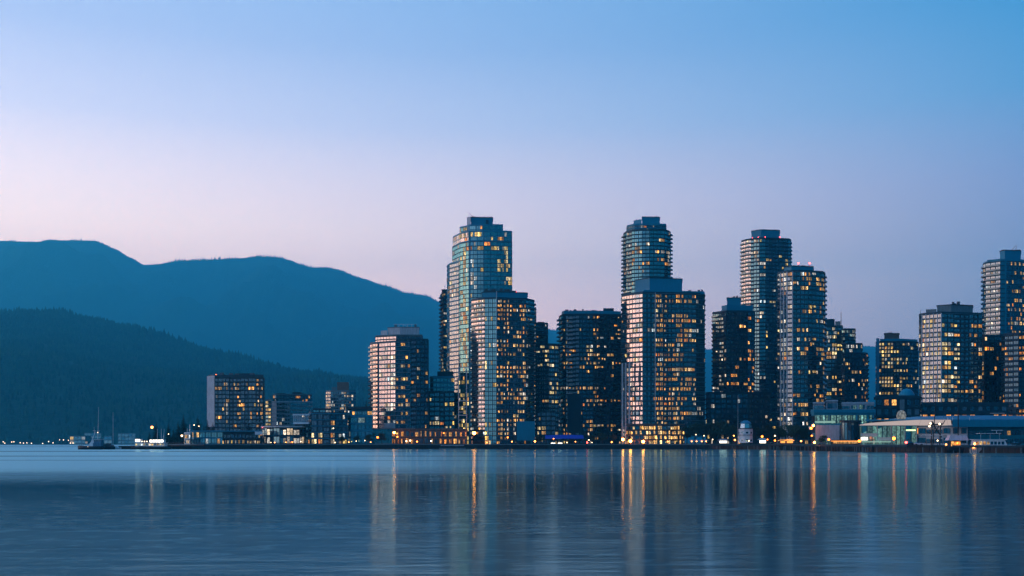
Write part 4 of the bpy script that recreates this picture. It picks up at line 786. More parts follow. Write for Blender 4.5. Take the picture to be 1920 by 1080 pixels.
b.section([(1727, 3), (1890, 2), (1890, 20), (1727, 20)], 757, None, 5, {0: dict(lit=.34, bay=4.2, wf=.6, panes=1, hf=.5)}, wall='panel_navy', glass='glass_navy', lit='lit_orange', litp=.3, slab='panel_navy', over=.7, th=.9); b.block('roof_rail', [(1856, 0), (1884, 0), (1884, .3), (1856, .3)], 774.5, 775.3, 'metal_white'); b.finish()

# ------------------------------------------------------------------ wharf, pier, hut, awning, stalls
WH = [(1330, 713), (1440, 676), (1500, 590), (1600, 520), (1622, 491), (1700, 471), (1760, 462), (1920, 440), (2150, 428)]
def wharf_y(px):
    for (a, d0), (c, d1) in zip(WH, WH[1:]):
        if px <= c: return d0 + (d1 - d0) * max(0, (px - a)) / (c - a)
    return WH[-1][1]
wf = [Vector((X(p, d), d)) for p, d in WH]
wr = thing('wharf', 'long timber wharf on dark piles along the right shore', 'wharf', (wf[0].x, wf[0].y, 0))
WZ = 3.12
for i in range(len(wf) - 1):
    p, q = wf[i], wf[i + 1]; depth = 11 if i < 6 else 5
    u = (q - p).normalized(); nb_ = Vector((-u.y, u.x)); o = wf[0]
    k = MB(); k.prism([tuple(p - o), tuple(q - o), tuple(q - o + nb_ * depth), tuple(p - o + nb_ * depth)], WZ - .55, WZ - .002 * i); k.build('deck', 'timber_dark', wr)
    L = (q - p).length; n = int(L / 2.4)
    for j in range(n):
        c = p - o + u * ((j + .5) * L / n) + nb_ * (.3 + rng.random() * .3); k = MB(); r = rng.uniform(.14, .26); k.tube((c.x, c.y, -1.5), (c.x, c.y, WZ - .4), r, n=6); k.build('pile', 'timber_dark' if rng.random() < .7 else 'concrete_grey', wr)
    k = MB(); a = math.atan2(u.y, u.x); k.box(0, L, -.05, .12, WZ - .75, WZ + .18, a, tuple(p - o)); k.build('edge_beam', 'timber_dark' if i % 2 else 'concrete_dark', wr)
    k = MB(); k.box(0, L, 3.2, 3.4, -1.5, WZ - .56, a, tuple(p - o)); k.build('back_boards', 'hull_dark', wr)
pr = thing('pier', 'low dark pier on piles reaching left into the harbour', 'pier', (X(300, 706), 706, 0))
k = MB(); o = Vector((X(300, 706), 706))
for name_, p0, p1, d0, d1, z0, z1 in (('deck', 222, 392, 706, 716, 1.7, 2.25), ('deck', 240, 332, 704.6, 705.9, .3, 2.0)):
    k = MB(); k.prism([(X(p0, d0) - o.x, d0 - o.y), (X(p1, d0) - o.x, d0 - o.y), (X(p1, d1) - o.x, d1 - o.y), (X(p0, d1) - o.x, d1 - o.y)], z0, z1); k.build(name_, 'timber_dark' if p0 < 230 else 'hull_dark', pr)
for i in range(46):
    x = X(224 + i * 3.6, 706) - o.x; k = MB(); k.tube((x, .6, -1.5), (x, .6, 1.75), .2, n=6); k.build('pile', 'timber_dark', pr)
k = MB(); k.box(X(222, 708) - o.x, X(392, 708) - o.x, 3, 3.2, -1.5, 1.7); k.build('back_boards', 'hull_dark', pr)

hut = thing('octagonal_hut', 'white eight-sided two-storey harbour hut with glazed blue lantern roof', 'hut', (X(1398, 694), 694, WZ))
def octo(r): return [(r * math.cos(R(22.5 + 45 * i)), r * math.sin(R(22.5 + 45 * i))) for i in range(8)]
def hz2(y): return Z(y, 690) - WZ
k = MB(); k.prism(octo(4.6), 1.2, hz2(804)); k.build('wall', 'paint_white', hut)
k = MB(); k.prism(octo(3.6), 0, 1.3); k.build('base', 'concrete_dark', hut)
for zz, r in ((hz2(816), 5.2), (hz2(803.5), 5.5)):
    k = MB(); k.prism(octo(r), zz, zz + .3); k.build('gallery_deck', 'slab_dark', hut)
k = MB(); k.prism(octo(4.1), hz2(803.4) + .3, hz2(794), pts2=octo(3.5)); k.build('lantern', 'glass_sky', hut)
k = MB(); k.prism(octo(3.9), hz2(794), hz2(791), pts2=octo(3.0)); k.prism(octo(3.0), hz2(791) + .01, hz2(788), pts2=octo(1.2)); k.build('roof', 'paint_blue', hut)
for i in range(8):
    a = R(45 * i); 
    for zz in (2.2, hz2(813)):
        k = MB(); rr = 4.27; k.box(-.8, .8, -.05, .03, 0, 1.2); w_ = k.build('window', 'glass_navy', hut, (rr * math.sin(a), -rr * math.cos(a), zz)); w_.rotation_euler = (0, 0, a)
k = MB(); k.tube((4.9, -2, 0), (5.3, -2, hz2(805)), .15, n=5); k.tube((6.3, -2, 0), (5.5, -2, hz2(805)), .15, n=5)
for i in range(5): zz = 1 + i * 1.6; k.tube((4.95, -2, zz), (6.1, -2, zz + .5), .08, n=4)
k.build('ladder_frame', 'timber_dark', hut); k = MB(); k.tube((-5, 0, 0), (-5, 0, hz2(740)), .13, .07, 5); k.build('mast', 'metal_white', hut)

aw = thing('awning', 'long blue fabric awning on posts at the quay below the dark tower', 'awning', (X(1058, 746), 746, GZ))
def ax(px): return X(px, 746) - X(1058, 746)
k = MB(); n = 10
for i in range(n):
    a0, a1 = ax(1022 + 72 * i / n), ax(1022 + 72 * (i + 1) / n); h0 = Z(821.5, 746) - GZ; h1 = Z(816 - .8 * math.sin(math.pi * i / n), 746) - GZ; h2 = Z(816 - .8 * math.sin(math.pi * (i + 1) / n), 746) - GZ
    k.face([(a0, -3, h0), (a1, -3, h0), (a1, 1.5, h2), (a0, 1.5, h1)]); k.face([(a0, -3, h0 - .5), (a1, -3, h0 - .5), (a1, -3, h0), (a0, -3, h0)])
k.build('canopy', 'awning_blue', aw); k = MB(); k.box(ax(1024), ax(1050), -3.1, -3.04, Z(822.4, 746) - GZ, Z(821, 746) - GZ); k.build('light_strip', 'sign_blue', aw)
for px in (1023, 1040, 1058, 1076, 1093): k = MB(); k.tube((ax(px), -2.9, 0), (ax(px), -2.9, Z(821.6, 746) - GZ), .09, n=5); k.build('post', 'metal_dark', aw)
for px, w_, mat in ((1037, 3, 'strip_white'), (1050, 3, 'lamp_cool')): k = MB(); k.box(ax(px) - w_ / 2, ax(px) + w_ / 2, -2, -.6, .0, 1.3); k.box(ax(px) - w_ / 2, ax(px) + w_ / 2, -2.06, -2.01, .5, .95, m=1); k.build('counter', ['panel_navy', 'strip_white'], aw)

def stall(px, D, w_, h_, roofm, litm, label, name='kiosk', z=GZ):
    t_ = thing(name, label, 'kiosk', (X(px, D), D, z), 'quay kiosks')
    k = MB(); k.box(-w_ / 2, w_ / 2, 0, 3, 0, h_ * .7); k.build('wall', 'concrete_dark', t_)
    k = MB(); k.box(-w_ / 2 + .3, w_ / 2 - .3, -.06, -.01, .9, h_ * .62); k.build('counter_window', litm, t_)
    k = MB(); k.prism([(-w_ / 2 - .6, -1.2), (w_ / 2 + .6, -1.2), (w_ / 2 + .6, 3.4), (-w_ / 2 - .6, 3.4)], h_ * .72, h_, pts2=[(-w_ * .3, .6), (w_ * .3, .6), (w_ * .3, 1.8), (-w_ * .3, 1.8)]); k.build('roof', roofm, t_)
    return t_
stall(1356, 716, 5.5, 3.6, 'canvas_pink', 'strip_white', 'small kiosk with pinkish tent roof left of the octagonal hut')
stall(1430, 684, 4.5, 4.0, 'fascia_white', 'strip_white', 'small kiosk with white roof right of the octagonal hut')
stall(1469, 655, 4.2, 3.2, 'lit_orange', 'strip_warm', 'glowing orange market tent nearer the octagonal hut', 'market_tent')
stall(1481, 646, 4.2, 3.2, 'lit_orange', 'strip_warm', 'glowing orange market tent nearer the green glass hall', 'market_tent')
for i, (px, s_) in enumerate(((1297, 'nearest the peach-lit tower'), (1306, 'second from the peach-lit tower'), (1316, 'third from the peach-lit tower'), (1324, 'furthest from the peach-lit tower'))):
    um = thing('terrace_parasol', 'yellow-lit parasol on the cafe terrace, ' + s_, 'parasol', (X(px, 727), 727, GZ), 'terrace parasols'); k = MB(); k.prism(octo(2.0), 2.3, 3.3, pts2=octo(.15)); k.build('canopy', 'canvas_pink', um); k = MB(); k.tube((0, 0, 0), (0, 0, 2.6), .06, n=5); k.build('pole', 'metal_dark', um); k = MB(); k.ball((0, 0, 2.0), .38, 6, 4); k.build('bulb', 'lamp_warm', um)

# ------------------------------------------------------------------ trees
def conifer(name, seed, h, label, cat='tree'):
    g_ = random.Random(seed); t_ = thing(name, label, cat, (0, 0, 0), 'conifers by the pier')
    k = MB(); k.tube((0, 0, 0), (0, 0, h * .97), h * .018, .02, 6); k.build('trunk', 'bark', t_)
    k = MB(); n = int(26 + h * 1.5)
    for i in range(n):
        s_ = i / n; z = h * (.06 + .92 * s_); rad = h * .25 * (1 - s_) ** .8 * g_.uniform(.7, 1.15) + .12; m_ = int(7 + 6 * (1 - s_))
        for j in range(m_):
            a = g_.random() * 6.283; r = rad * g_.uniform(.65, 1.1); dz = -r * g_.uniform(.18, .45); wd = r * g_.uniform(.2, .34)
            dx, dy = math.cos(a), math.sin(a); e_ = (dx * r, dy * r, z + dz)
            for q in range(3):
                f0, f1 = q / 3, (q + 1) / 3; p = [dx * r * f0, dy * r * f0, z + dz * f0]; e2 = [dx * r * f1, dy * r * f1, z + dz * f1 - g_.uniform(0, .15) * r * f1]; w0 = wd * (1 - f0 * .7)
                k.face([(p[0] - dy * w0, p[1] + dx * w0, p[2] - w0 * .5), (p[0] + dy * w0, p[1] - dx * w0, p[2] - w0 * .5), tuple(e2)]); k.face([(p[0], p[1], p[2] + .1), (p[0] + dx * w0, p[1] + dy * w0, p[2] - w0), tuple(e2)])
    k.build('crown', 'needles', t_); return t_
c_a = conifer('conifer_tree', 1, 16, 'tall dark conifer, the tallest behind the pier'); c_b = conifer('conifer_tree', 2, 14, 'slim dark conifer above the lit white boat')
c_a.location = (X(344, 770), 770, GZ); s0 = (Z(775, 770) - GZ) / 16; c_a.scale = (s0,) * 3
c_b.location = (X(293, 785), 785, GZ); c_b.scale = ((Z(790, 785) - GZ) / 14,) * 3
for px, top, D, src, lb in ((316, 791, 782, c_b, 'slim dark conifer midway between the lit boat and the white hut'), (334, 788, 776, c_a, 'broad dark conifer touching the tallest one on its left side'), (363, 790, 772, c_b, 'dark conifer just right of the white hut chimney'), (371, 777, 775, c_a, 'tall dark conifer beside the hotel block'),
                            (389, 786, 770, c_b, 'dark conifer hiding the left foot of the hotel block'), (399, 790, 765, c_a, 'short dark conifer before the hotel block wall'), (325, 804, 780, c_a, 'low dark conifer behind the pier sheds'), (382, 796, 768, c_a, 'bushy low conifer left of the hotel block'), (687, 749, 880, c_b, 'lone conifer rising beside the bay window tower'), (280, 808, 786, c_a, 'lowest conifer at the outer end of the row')):
    hs = 16 if src is c_a else 14; copy_tree(src, (X(px, D), D, GZ), lb, rz=px * .7, scale=(Z(top, D) - GZ) / hs)
def leafy(seed, h, label):
    g_ = random.Random(seed); t_ = thing('leafy_tree', label, 'tree', (0, 0, 0), 'quay trees'); k = MB(); k.tube((0, 0, 0), (0, 0, h * .42), h * .03, h * .02, 7); cl = []
    for i in range(9):
        a = i * 2.4; r = h * g_.uniform(.12, .30); z = h * g_.uniform(.45, .86); e_ = (math.cos(a) * r, math.sin(a) * r, z); k.tube((0, 0, h * g_.uniform(.25, .42)), e_, h * .013, h * .005, 5); cl.append((e_, h * g_.uniform(.12, .2)))
    cl.append(((0, 0, h * .82), h * .17)); k.build('trunk', 'bark', t_); k = MB()
    for c, r in cl:
        for _ in range(150):
            v = Vector((g_.gauss(0, 1), g_.gauss(0, 1), g_.gauss(0, .8))).normalized() * r * g_.uniform(.45, 1.12); p = Vector(c) + v; u = Vector((g_.gauss(0, 1), g_.gauss(0, 1), g_.gauss(0, 1))).normalized(); w_ = u.orthogonal().normalized(); s_ = h * g_.uniform(.018, .04)
            k.face([tuple(p - u * s_), tuple(p + w_ * s_ * .7), tuple(p + u * s_), tuple(p - w_ * s_ * .7)])
    k.build('crown', 'leaves', t_); return t_
LT = [leafy(21, 12, 'x'), leafy(22, 12, 'x'), leafy(23, 12, 'x')]
spots = [(1288, 798, 742, 'dark leafy tree against the foot of the peach-lit tower'), (1303, 794, 740, 'dark leafy tree behind the cafe parasols, second from the peach-lit tower'), (1318, 791, 741, 'dark leafy tree behind the cafe parasols, third from the peach-lit tower'), (1333, 793, 738, 'dark leafy tree midway between parasols and the pink kiosk'), (1348, 790, 736, 'dark leafy tree behind the pink-roofed kiosk'), (1362, 795, 735, 'dark leafy tree right of the pink-roofed kiosk'), (1374, 799, 733, 'dark leafy tree left of the octagonal hut'),
         (1424, 801, 712, 'dark leafy tree behind the white-roofed kiosk'), (1443, 797, 706, 'dark leafy tree between white-roofed kiosk and market tents'), (1460, 799, 700, 'dark leafy tree behind the left market tent'), (1478, 795, 690, 'dark leafy tree behind the right market tent'), (1494, 797, 668, 'dark leafy tree under the rounded tower'), (1509, 801, 640, 'dark leafy tree left of the green glass hall'),
         (1543, 816, 562, 'low round tree before the grey wall of the green hall'), (1070, 816, 752, 'small dark tree behind the blue awning'), (1110, 815, 744, 'small dark tree right of the blue awning'), (1130, 812, 746, 'small dark tree before the broad dark tower'), (1150, 814, 745, 'small dark tree left of the peach-lit tower'), (1010, 816, 748, 'small dark tree left of the blue awning'), (640, 818, 742, 'small dark tree before the modern block'), (668, 817, 744, 'small dark tree before the flat-roofed block'), (690, 815, 745, 'small dark tree left of the bay window tower foot'), (716, 812, 746, 'small dark tree at the corner of the brown orange-lit block'), (1880, 822, 492, 'low dark shrub tree behind the yacht')]
for i, (px, top, D, lb) in enumerate(spots):
    s_ = (Z(top, D) - GZ) / 11.6; src = LT[i % 3]
    if i < 3: o = src; o.location = (X(px, D), D, GZ); o.scale = (s_,) * 3; o['label'] = lb
    else: copy_tree(src, (X(px, D), D, GZ), lb, rz=i * 1.3, scale=s_)

# ------------------------------------------------------------------ lamps
def lamp(px, py, mat, r, label, D=None, z=GZ, dy=3):
    D = (shore_y(px) + dy) if D is None else D
    t_ = thing('street_lamp', label, 'street lamp', (X(px, D), D, z), 'waterfront lamps'); h = max(1.2, Z(py, D) - z)
    k = MB(); k.tube((0, 0, 0), (0, 0, h - r * .8), .09, .06, 6); k.tube((0, 0, 0), (0, 0, .5), .16, .12, 6); k.build('post', 'metal_dark', t_)
    r *= .8; k = MB(); k.ball((0, 0, h), r, 8, 5); k.build('globe', mat, t_)
    k = MB(); k.tube((0, 0, h + r * .82), (0, 0, h + r * 1.15), r * .55, r * .2, 6); k.build('cap', 'metal_dark', t_)
for a in ((285, 801, 'lamp_warm', 1.0, 'big warm globe lamp on a post above the lit white boat', 709, 2.25), (341, 817, 'lamp_white', .8, 'bright white lamp left of the white hut', 711, 2.25), (316, 814, 'lamp_white', .35, 'small white lamp on the pier between boat and hut', 711, 2.25), (364, 797, 'lamp_white', .38, 'white lamp on a tall post just right of the hut'), (373, 799, 'lamp_white', .34, 'white lamp on a tall post second right of the hut'), (356, 806, 'lamp_white', .3, 'small white lamp behind the hut chimney', 722),
          (508, 831, 'lamp_white', .3, 'low white lamp at the left end of the curved pavilion'), (515, 830, 'lamp_warm', .4, 'low warm lamp before the curved pavilion, left of its middle'), (536, 829.5, 'lamp_warm', .35, 'low warm lamp before the middle of the curved pavilion'), (548, 829, 'lamp_orange', .5, 'orange lamp at the right end of the curved pavilion'), (564, 828, 'lamp_white', .35, 'white lamp between curved pavilion and modern block'),
          (625, 803, 'lamp_white', .42, 'white lamp high before the modern block'), (628, 830, 'lamp_white', .45, 'low white lamp under the modern block'), (654, 829, 'lamp_warm', .4, 'low warm lamp between modern block and flat-roofed block'), (668, 827, 'lamp_white', .35, 'low white lamp before the flat-roofed block'), (684, 826, 'lamp_white', .38, 'low white lamp at the right end of the flat-roofed block'), (695, 829, 'lamp_warm', .4, 'low warm lamp left of the bay window tower'), (708, 820, 'lamp_orange', .8, 'dim orange globe lamp below the bay window tower'),
          (739, 811, 'lamp_gold', 1.0, 'orange lamp at the upper left corner of the brown block'), (745, 819, 'lamp_orange', .7, 'orange lamp halfway down the left corner of the brown block'), (762, 827, 'lamp_white', .6, 'white lamp before the brown block, left of the pair'), (769, 826, 'lamp_white', .65, 'white lamp before the brown block, right of the pair'), (782, 828, 'lamp_orange', .6, 'orange lamp before the middle of the brown block'), (808, 827, 'lamp_cool', .45, 'bluish lamp before the brown block, right of its middle'), (832, 812, 'lamp_orange', .5, 'orange lamp at the right end of the brown block'),
          (889, 812, 'lamp_gold', 1.4, 'brightest white lamp on the quay under the tallest tower'), (913, 830, 'lamp_warm', .4, 'low warm lamp under the roof garden tower'), (952, 820, 'lamp_orange', .6, 'orange lamp at the entrance of the roof garden tower'), (960, 828, 'lamp_warm', .5, 'low warm lamp right of the roof garden tower entrance'), (1003, 827.5, 'lamp_warm', .75, 'warm globe lamp left of the blue awning'), (1038, 822.5, 'lamp_orange', .45, 'small orange lamp at the left end of the blue awning', 740), (1063, 831, 'lamp_white', .42, 'low white lamp in the middle of the blue awning', 740), (1079, 828, 'lamp_warm', .4, 'low warm lamp at the right end of the blue awning', 740),
          (1104, 825, 'lamp_white', .5, 'white lamp just right of the blue awning'), (1101, 830, 'lamp_red', .6, 'red lamp low on the quay right of the blue awning'), (1110, 831, 'lamp_white', .35, 'low white lamp second right of the blue awning'), (1147, 829, 'lamp_warm', .6, 'yellow lamp left of the peach-lit tower'), (1168, 824, 'lamp_gold', 1.2, 'strong orange lamp at the left foot of the peach-lit tower'), (1182, 827, 'lamp_gold', 1.3, 'warm lamp at the foot of the peach-lit tower, left of two'), (1206, 828, 'lamp_gold', 1.2, 'warm lamp at the foot of the peach-lit tower, right of two'), (1252, 828, 'lamp_warm', .45, 'warm lamp under the right face of the peach-lit tower'),
          (1305, 815, 'lamp_white', .35, 'thin white lamp behind the parasols, nearer the peach-lit tower', 731), (1320, 817, 'lamp_white', .38, 'thin white lamp behind the parasols, nearer the pink kiosk', 731), (1336, 824, 'lamp_white', .4, 'white lamp left of the pink-roofed kiosk'), (1376, 817, 'lamp_warm', .5, 'warm lamp on a post left of the octagonal hut'), (1378, 825, 'lamp_warm', .7, 'low warm lamp at the left foot of the octagonal hut'), (1404, 826.5, 'lamp_white', .5, 'white lamp at the right foot of the octagonal hut', 686, WZ), (1429, 818.5, 'lamp_orange', .85, 'orange lamp above the white-roofed kiosk', 690), (1453, 817, 'lamp_white', .5, 'white lamp on a post between kiosk and market tents'), (1453, 826, 'lamp_orange', .7, 'low orange lamp left of the market tents'), (1439, 824, 'lamp_orange', .5, 'low orange lamp right of the white-roofed kiosk'),
          (1502, 827, 'lamp_warm', .6, 'warm lamp right of the market tents'), (1525, 798, 'lamp_gold', .7, 'very bright yellow lamp high at the left corner of the green hall', 574), (1521, 803, 'lamp_orange', .8, 'orange lamp just below the bright one at the green hall corner', 574), (1522, 817, 'lamp_orange', .5, 'orange lamp lower on the left corner of the green hall', 574), (1527, 829.5, 'lamp_gold', .7, 'brilliant white lamp low on the wharf left of the green hall', 566, WZ), (1554, 824, 'lamp_orange', .7, 'orange lamp before the grey wall of the green hall', 556), (1611, 827, 'lamp_orange', .8, 'orange lamp between the dark drum and the white-fascia hall', 524), (1676, 822, 'lamp_orange', .95, 'bright orange lamp inside the third glass bay of the hall', 492), (1699, 829.5, 'lamp_red', .7, 'red lamp on the wharf before the white-fascia hall', 480, WZ), (1774, 833.5, 'lamp_warm', .45, 'low warm lamp left of the canvas-covered boat', 468, 1.6), (1758, 826, 'lamp_white', .4, 'white lamp behind the steel gantry', 488)):
    lamp(*a)
# far shore lights across the water
for i, (px, py, D, mat, s_) in enumerate(((6, 828.4, 2450, 'lamp_far', 'outermost on the left, paired with a lower one'), (9, 831, 2440, 'lamp_far', 'low beside the outermost pair'), (22, 828.7, 2450, 'lamp_far', 'first of the close double left of the gap'), (26, 828.3, 2455, 'lamp_far', 'second of the close double left of the gap'), (38, 830.2, 2440, 'lamp_far', 'faint one right of the double'), (44, 830.8, 2440, 'lamp_far', 'second right of the double'), (50.5, 830.3, 2440, 'lamp_far', 'third right of the double'), (59, 831.2, 2440, 'lamp_far', 'faint lone one near the water'), (76, 819.5, 2520, 'lamp_far', 'highest, bright on the lower slope'), (78.5, 820.3, 2520, 'lamp_far', 'just under the highest on the slope'), (80, 831.6, 2440, 'lamp_far', 'low one under the slope light'), (91, 828, 2450, 'lamp_far', 'faint one before the red light'), (99.5, 830.3, 2440, 'lamp_far', 'bright one under the red light'), (100, 812.6, 2560, 'lamp_red', 'single red one on the slope'), (112, 824.8, 2470, 'lamp_far', 'tall one left of the tug'), (119, 824.8, 2470, 'lamp_far', 'brightest, left of the tug'), (128, 825.5, 2470, 'lamp_far', 'one nearest the tug mast'), (132, 830.8, 2440, 'lamp_far', 'low one left of the tug bow'), (137, 830.8, 2440, 'lamp_far', 'low one touching the tug bow'))):
    t_ = thing('shore_light', 'tiny far shore light, ' + s_, 'shore light', (X(px, D), D, 1.6), 'far shore lights'); h = max(.6, Z(py, D) - 1.6); k = MB(); k.tube((0, 0, -1), (0, 0, h), .2, n=4); k.build('post', 'metal_dark', t_); k = MB(); k.ball((0, 0, h), 1.2 if mat == 'lamp_far' else .9, 6, 4); k.build('globe', mat, t_)
for px0, px1, ytop, D, lb in ((131, 160, 818, 2440, 'long pale far shore shed behind the tug'), (195, 210, 818, 2440, 'pale far shore shed right of the tug'), (221, 254, 813, 2445, 'pale row-windowed far shore building behind the pier'), (158, 190, 812, 2455, 'dark far shore shed behind the tug masts')):
    b = Building('far_shed', lb, 'shed', D, (px0 + px1) / 2, int(px0), 'far shore sheds', z=1.6)
    b.section([(px0, 4), (px1, 3), (px1, 24), (px0, 24)], ytop, None, 7, None, wall='concrete_grey' if px0 != 158 else 'concrete_dark', glass='glass_mid', lit='lit_pale', litp=.05, bay=8, slab=None, panes=1); b.finish()

# ------------------------------------------------------------------ boats
def hull(t_, L, B, h, mat, bow_dir=-1, rise=1.3, name='hull'):
    """a lofted hull: pointed bow, rounded stern, sheer rising to the bow"""
    st = [(-1, .02, rise), (-.8, .45, 1.15), (-.5, .85, 1.0), (0, 1, .92), (.5, .97, .9), (.85, .8, .95), (1, .6, 1.0)]; k = MB(); rings = []
    for s_, w_, zt in st:
        x = bow_dir * -1 * s_ * L / 2; rings.append([(x * (.96 if s_ == -1 else 1), -B / 2 * w_ * .6, -.5), (x, -B / 2 * w_, h * .5), (x * 1.0, -B / 2 * w_, h * zt), (x, B / 2 * w_, h * zt), (x, B / 2 * w_, h * .5), (x, B / 2 * w_ * .6, -.5)])
    for r0, r1 in zip(rings, rings[1:]):
        for i in range(5): k.face([r0[i], r0[i + 1], r1[i + 1], r1[i]])
    k.face(rings[0]); k.face(list(reversed(rings[-1]))); return k.build(name, mat, t_)
tg = thing('tugboat', 'dark-hulled tugboat with blue cabin and white raked mast at the pier end', 'tugboat', (X(170, 690), 690, 0))
hull(tg, 16.5, 5, 2.3, 'hull_dark', -1, 1.1)
k = MB(); k.box(2.2, 7.4, -1.9, 1.9, 2.1, 4.2); k.build('cabin', 'paint_blue', tg); k = MB(); k.box(2.6, 7.2, -1.6, 1.6, 4.2, 6.4); k.build('wheelhouse', 'paint_blue', tg); k = MB(); k.box(2.3, 7.6, -1.95, 1.95, 6.4, 6.6); k.build('wheelhouse_roof', 'paint_white', tg)
for x in (3.2, 4.7, 6.2): k = MB(); k.box(x - .5, x + .5, -1.66, -1.61, 5.1, 6.0); k.build('window', 'glass_navy', tg)
k = MB(); k.prism([(-1.8, -1.2), (2.1, -1.2), (2.1, 1.2), (-1.8, 1.2)], 2.1, 6.0, pts2=[(1.2, -.5), (2.1, -.5), (2.1, .5), (1.2, .5)]); k.build('sloped_deckhouse', 'paint_white', tg)
k = MB(); k.tube((.5, 0, 5), (3.0, 0, 11.5), .3, .12, 6); k.tube((2.4, 0, 10), (2.2, 0, 14.5), .08, .05, 5); k.box(1.4, 3.2, -.1, .1, 12, 12.2); k.build('raked_mast', 'paint_white', tg); k = MB(); k.tube((4.6, 0, 6.6), (5.2, 0, 27.5), .12, .05, 5); k.box(4.0, 5.9, -.06, .06, 12, 12.15); k.build('tall_mast', 'metal_white', tg)
k = MB(); k.ball((4.75, -.4, 11), .3, 6, 4); k.build('mast_light', 'lamp_far', tg)
for x in (-7, -6, -4.6, -3.2): k = MB(); k.tube((x, -1.6, 2.3), (x, -1.6, 3.6), .06, n=4); k.build('rail_post', 'metal_white', tg)
k = MB(); k.ball((-.8, -2.2, 1.9), .3, 6, 4); k.build('deck_light', 'lamp_far', tg)
wb = thing('work_barge', 'low dark work barge with crates moored right of the tug', 'barge', (X(203, 694), 694, 0)); hull(wb, 9, 4, 1.8, 'hull_dark', 1, 1.0)
for x, w_, h_ in ((-2.6, 2.0, 1.6), (.1, 2.6, 2.4), (2.6, 1.6, 1.3)): k = MB(); k.box(x - w_ / 2, x + w_ / 2, -1.2, 1.2, 1.6, 1.6 + h_); k.build('crate', 'metal_dark', wb)
sb = thing('sailboat', 'small white sailboat with a tall bare mast right of the tug', 'sailboat', (X(216, 698), 698, 0)); hull(sb, 7.5, 2.4, 1.3, 'paint_white', -1, 1.2); k = MB(); k.box(-1.4, 1.8, -.8, .8, 1.2, 2.0); k.build('cabin', 'paint_white', sb); k = MB(); k.tube((-1.4, 0, 1.2), (-1.4, 0, 24.5), .1, .06, 5); k.tube((-1.4, 0, 2.6), (2.6, 0, 2.5), .07, n=4); k.build('mast', 'metal_white', sb)
fb = thing('excursion_boat', 'brightly lit white two-deck excursion boat alongside the pier', 'boat', (X(283, 699), 699, 0)); hull(fb, 27, 6, 2.2, 'hull_dark', -1, 1.1)
k = MB(); k.box(-9.5, 10, -2.4, 2.4, 2.0, 4.2); k.build('lower_cabin', 'paint_white', fb); k = MB(); k.box(-10, 10.6, -2.8, 2.8, 4.2, 4.4); k.build('upper_deck', 'paint_white', fb); k = MB(); k.box(-.5, 9, -2.0, 2.0, 4.4, 6.4); k.build('upper_cabin', 'paint_white', fb); k = MB(); k.box(-9.8, -6.2, -2.0, 2.0, 4.4, 6.8); k.build('wheelhouse', 'paint_white', fb); k = MB(); k.box(-10.2, -6, -2.3, 2.3, 6.8, 7.0); k.build('wheelhouse_roof', 'slab_pale', fb)
for i in range(11): k = MB(); x = -8.8 + i * 1.75; k.box(x - .6, x + .6, -2.46, -2.41, 2.6, 3.8); k.build('window', ['lit_yellow', 'lit_cool', 'lit_pale'][i % 3] if i < 8 else 'lit_yellow', fb)
for x in (.7, 2.5, 4.3, 6.1, 7.9): k = MB(); k.box(x - .75, x + .75, -2.06, -2.01, 4.8, 6.2); k.build('window', 'strip_white', fb)
for x in (-9, -8, -7): k = MB(); k.box(x - .45, x + .45, -2.06, -2.01, 5.2, 6.6); k.build('window', 'strip_white', fb)
for x in (4.2, 6.8, 8.2): k = MB(); k.tube((x, 0, 6.4), (x + (.5 if x > 7 else 0), 0, 13.5), .14, .08, 5); k.build('mast', 'metal_white', fb)
for x in (-5, -3.4, -1.8): k = MB(); k.ball((x, -2.5, 5.2), .3, 6, 4); k.build('deck_lamp', 'lamp_white', fb)
fr_ = thing('rowing_dock', 'low floating dock with grey gangway before the orange block', 'dock', (X(848, 728), 728, 0)); k = MB(); k.box(-9, 9, -1.6, 1.6, -.4, .8); k.build('float', 'concrete_grey', fr_); k = MB(); k.prism([(-8, 1.0), (8, 1.0), (8, 2.0), (-8, 2.0)], 2.2, 2.6, pts2=[(-8, 1.0), (8, 1.0), (8, 2.0), (-8, 2.0)]); k.build('gangway', 'concrete_pale', fr_)
for x in (-8, -4, 0, 4, 8): k = MB(); k.tube((x, 1.4, -1), (x, 1.4, 3.4), .14, n=5); k.build('pile', 'timber_dark', fr_)
ya = thing('motor_yacht', 'white two-deck motor yacht with warm lit stern behind the outer wharf', 'yacht', (X(1862, 456), 456, 0)); hull(ya, 19.5, 5, 3.0, 'paint_white', 1, 1.15)
k = MB(); k.prism([(-9, -2), (5.5, -2), (5.5, 2), (-9, 2)], 2.7, 5.6, pts2=[(-8.4, -1.8), (4.2, -1.8), (4.2, 1.8), (-8.4, 1.8)]); k.build('deckhouse', 'paint_white', ya); k = MB(); k.box(-9.2, 5.0, -2.2, 2.2, 5.6, 5.85); k.build('deckhouse_roof', 'paint_white', ya); k = MB(); k.box(-6.5, 2.6, -1.9, 1.9, 8.2, 8.45); k.build('flybridge_canopy', 'fascia_white', ya)
for x in (-6, -2, 2): k = MB(); k.tube((x, -1.6, 5.8), (x, -1.6, 8.2), .07, n=4); k.build('canopy_post', 'metal_white', ya)
for i in range(8): k = MB(); x = -7.6 + i * 1.55; k.box(x - .55, x + .55, -2.03, -1.97, 3.6, 4.9); k.build('window', 'lit_amber' if i < 4 else 'glass_navy', ya)
for x in (-1.5, 0, 3.0): k = MB(); k.ball((x, -2.4, 1.7), .28, 6, 4); k.build('porthole', 'lamp_far', ya)
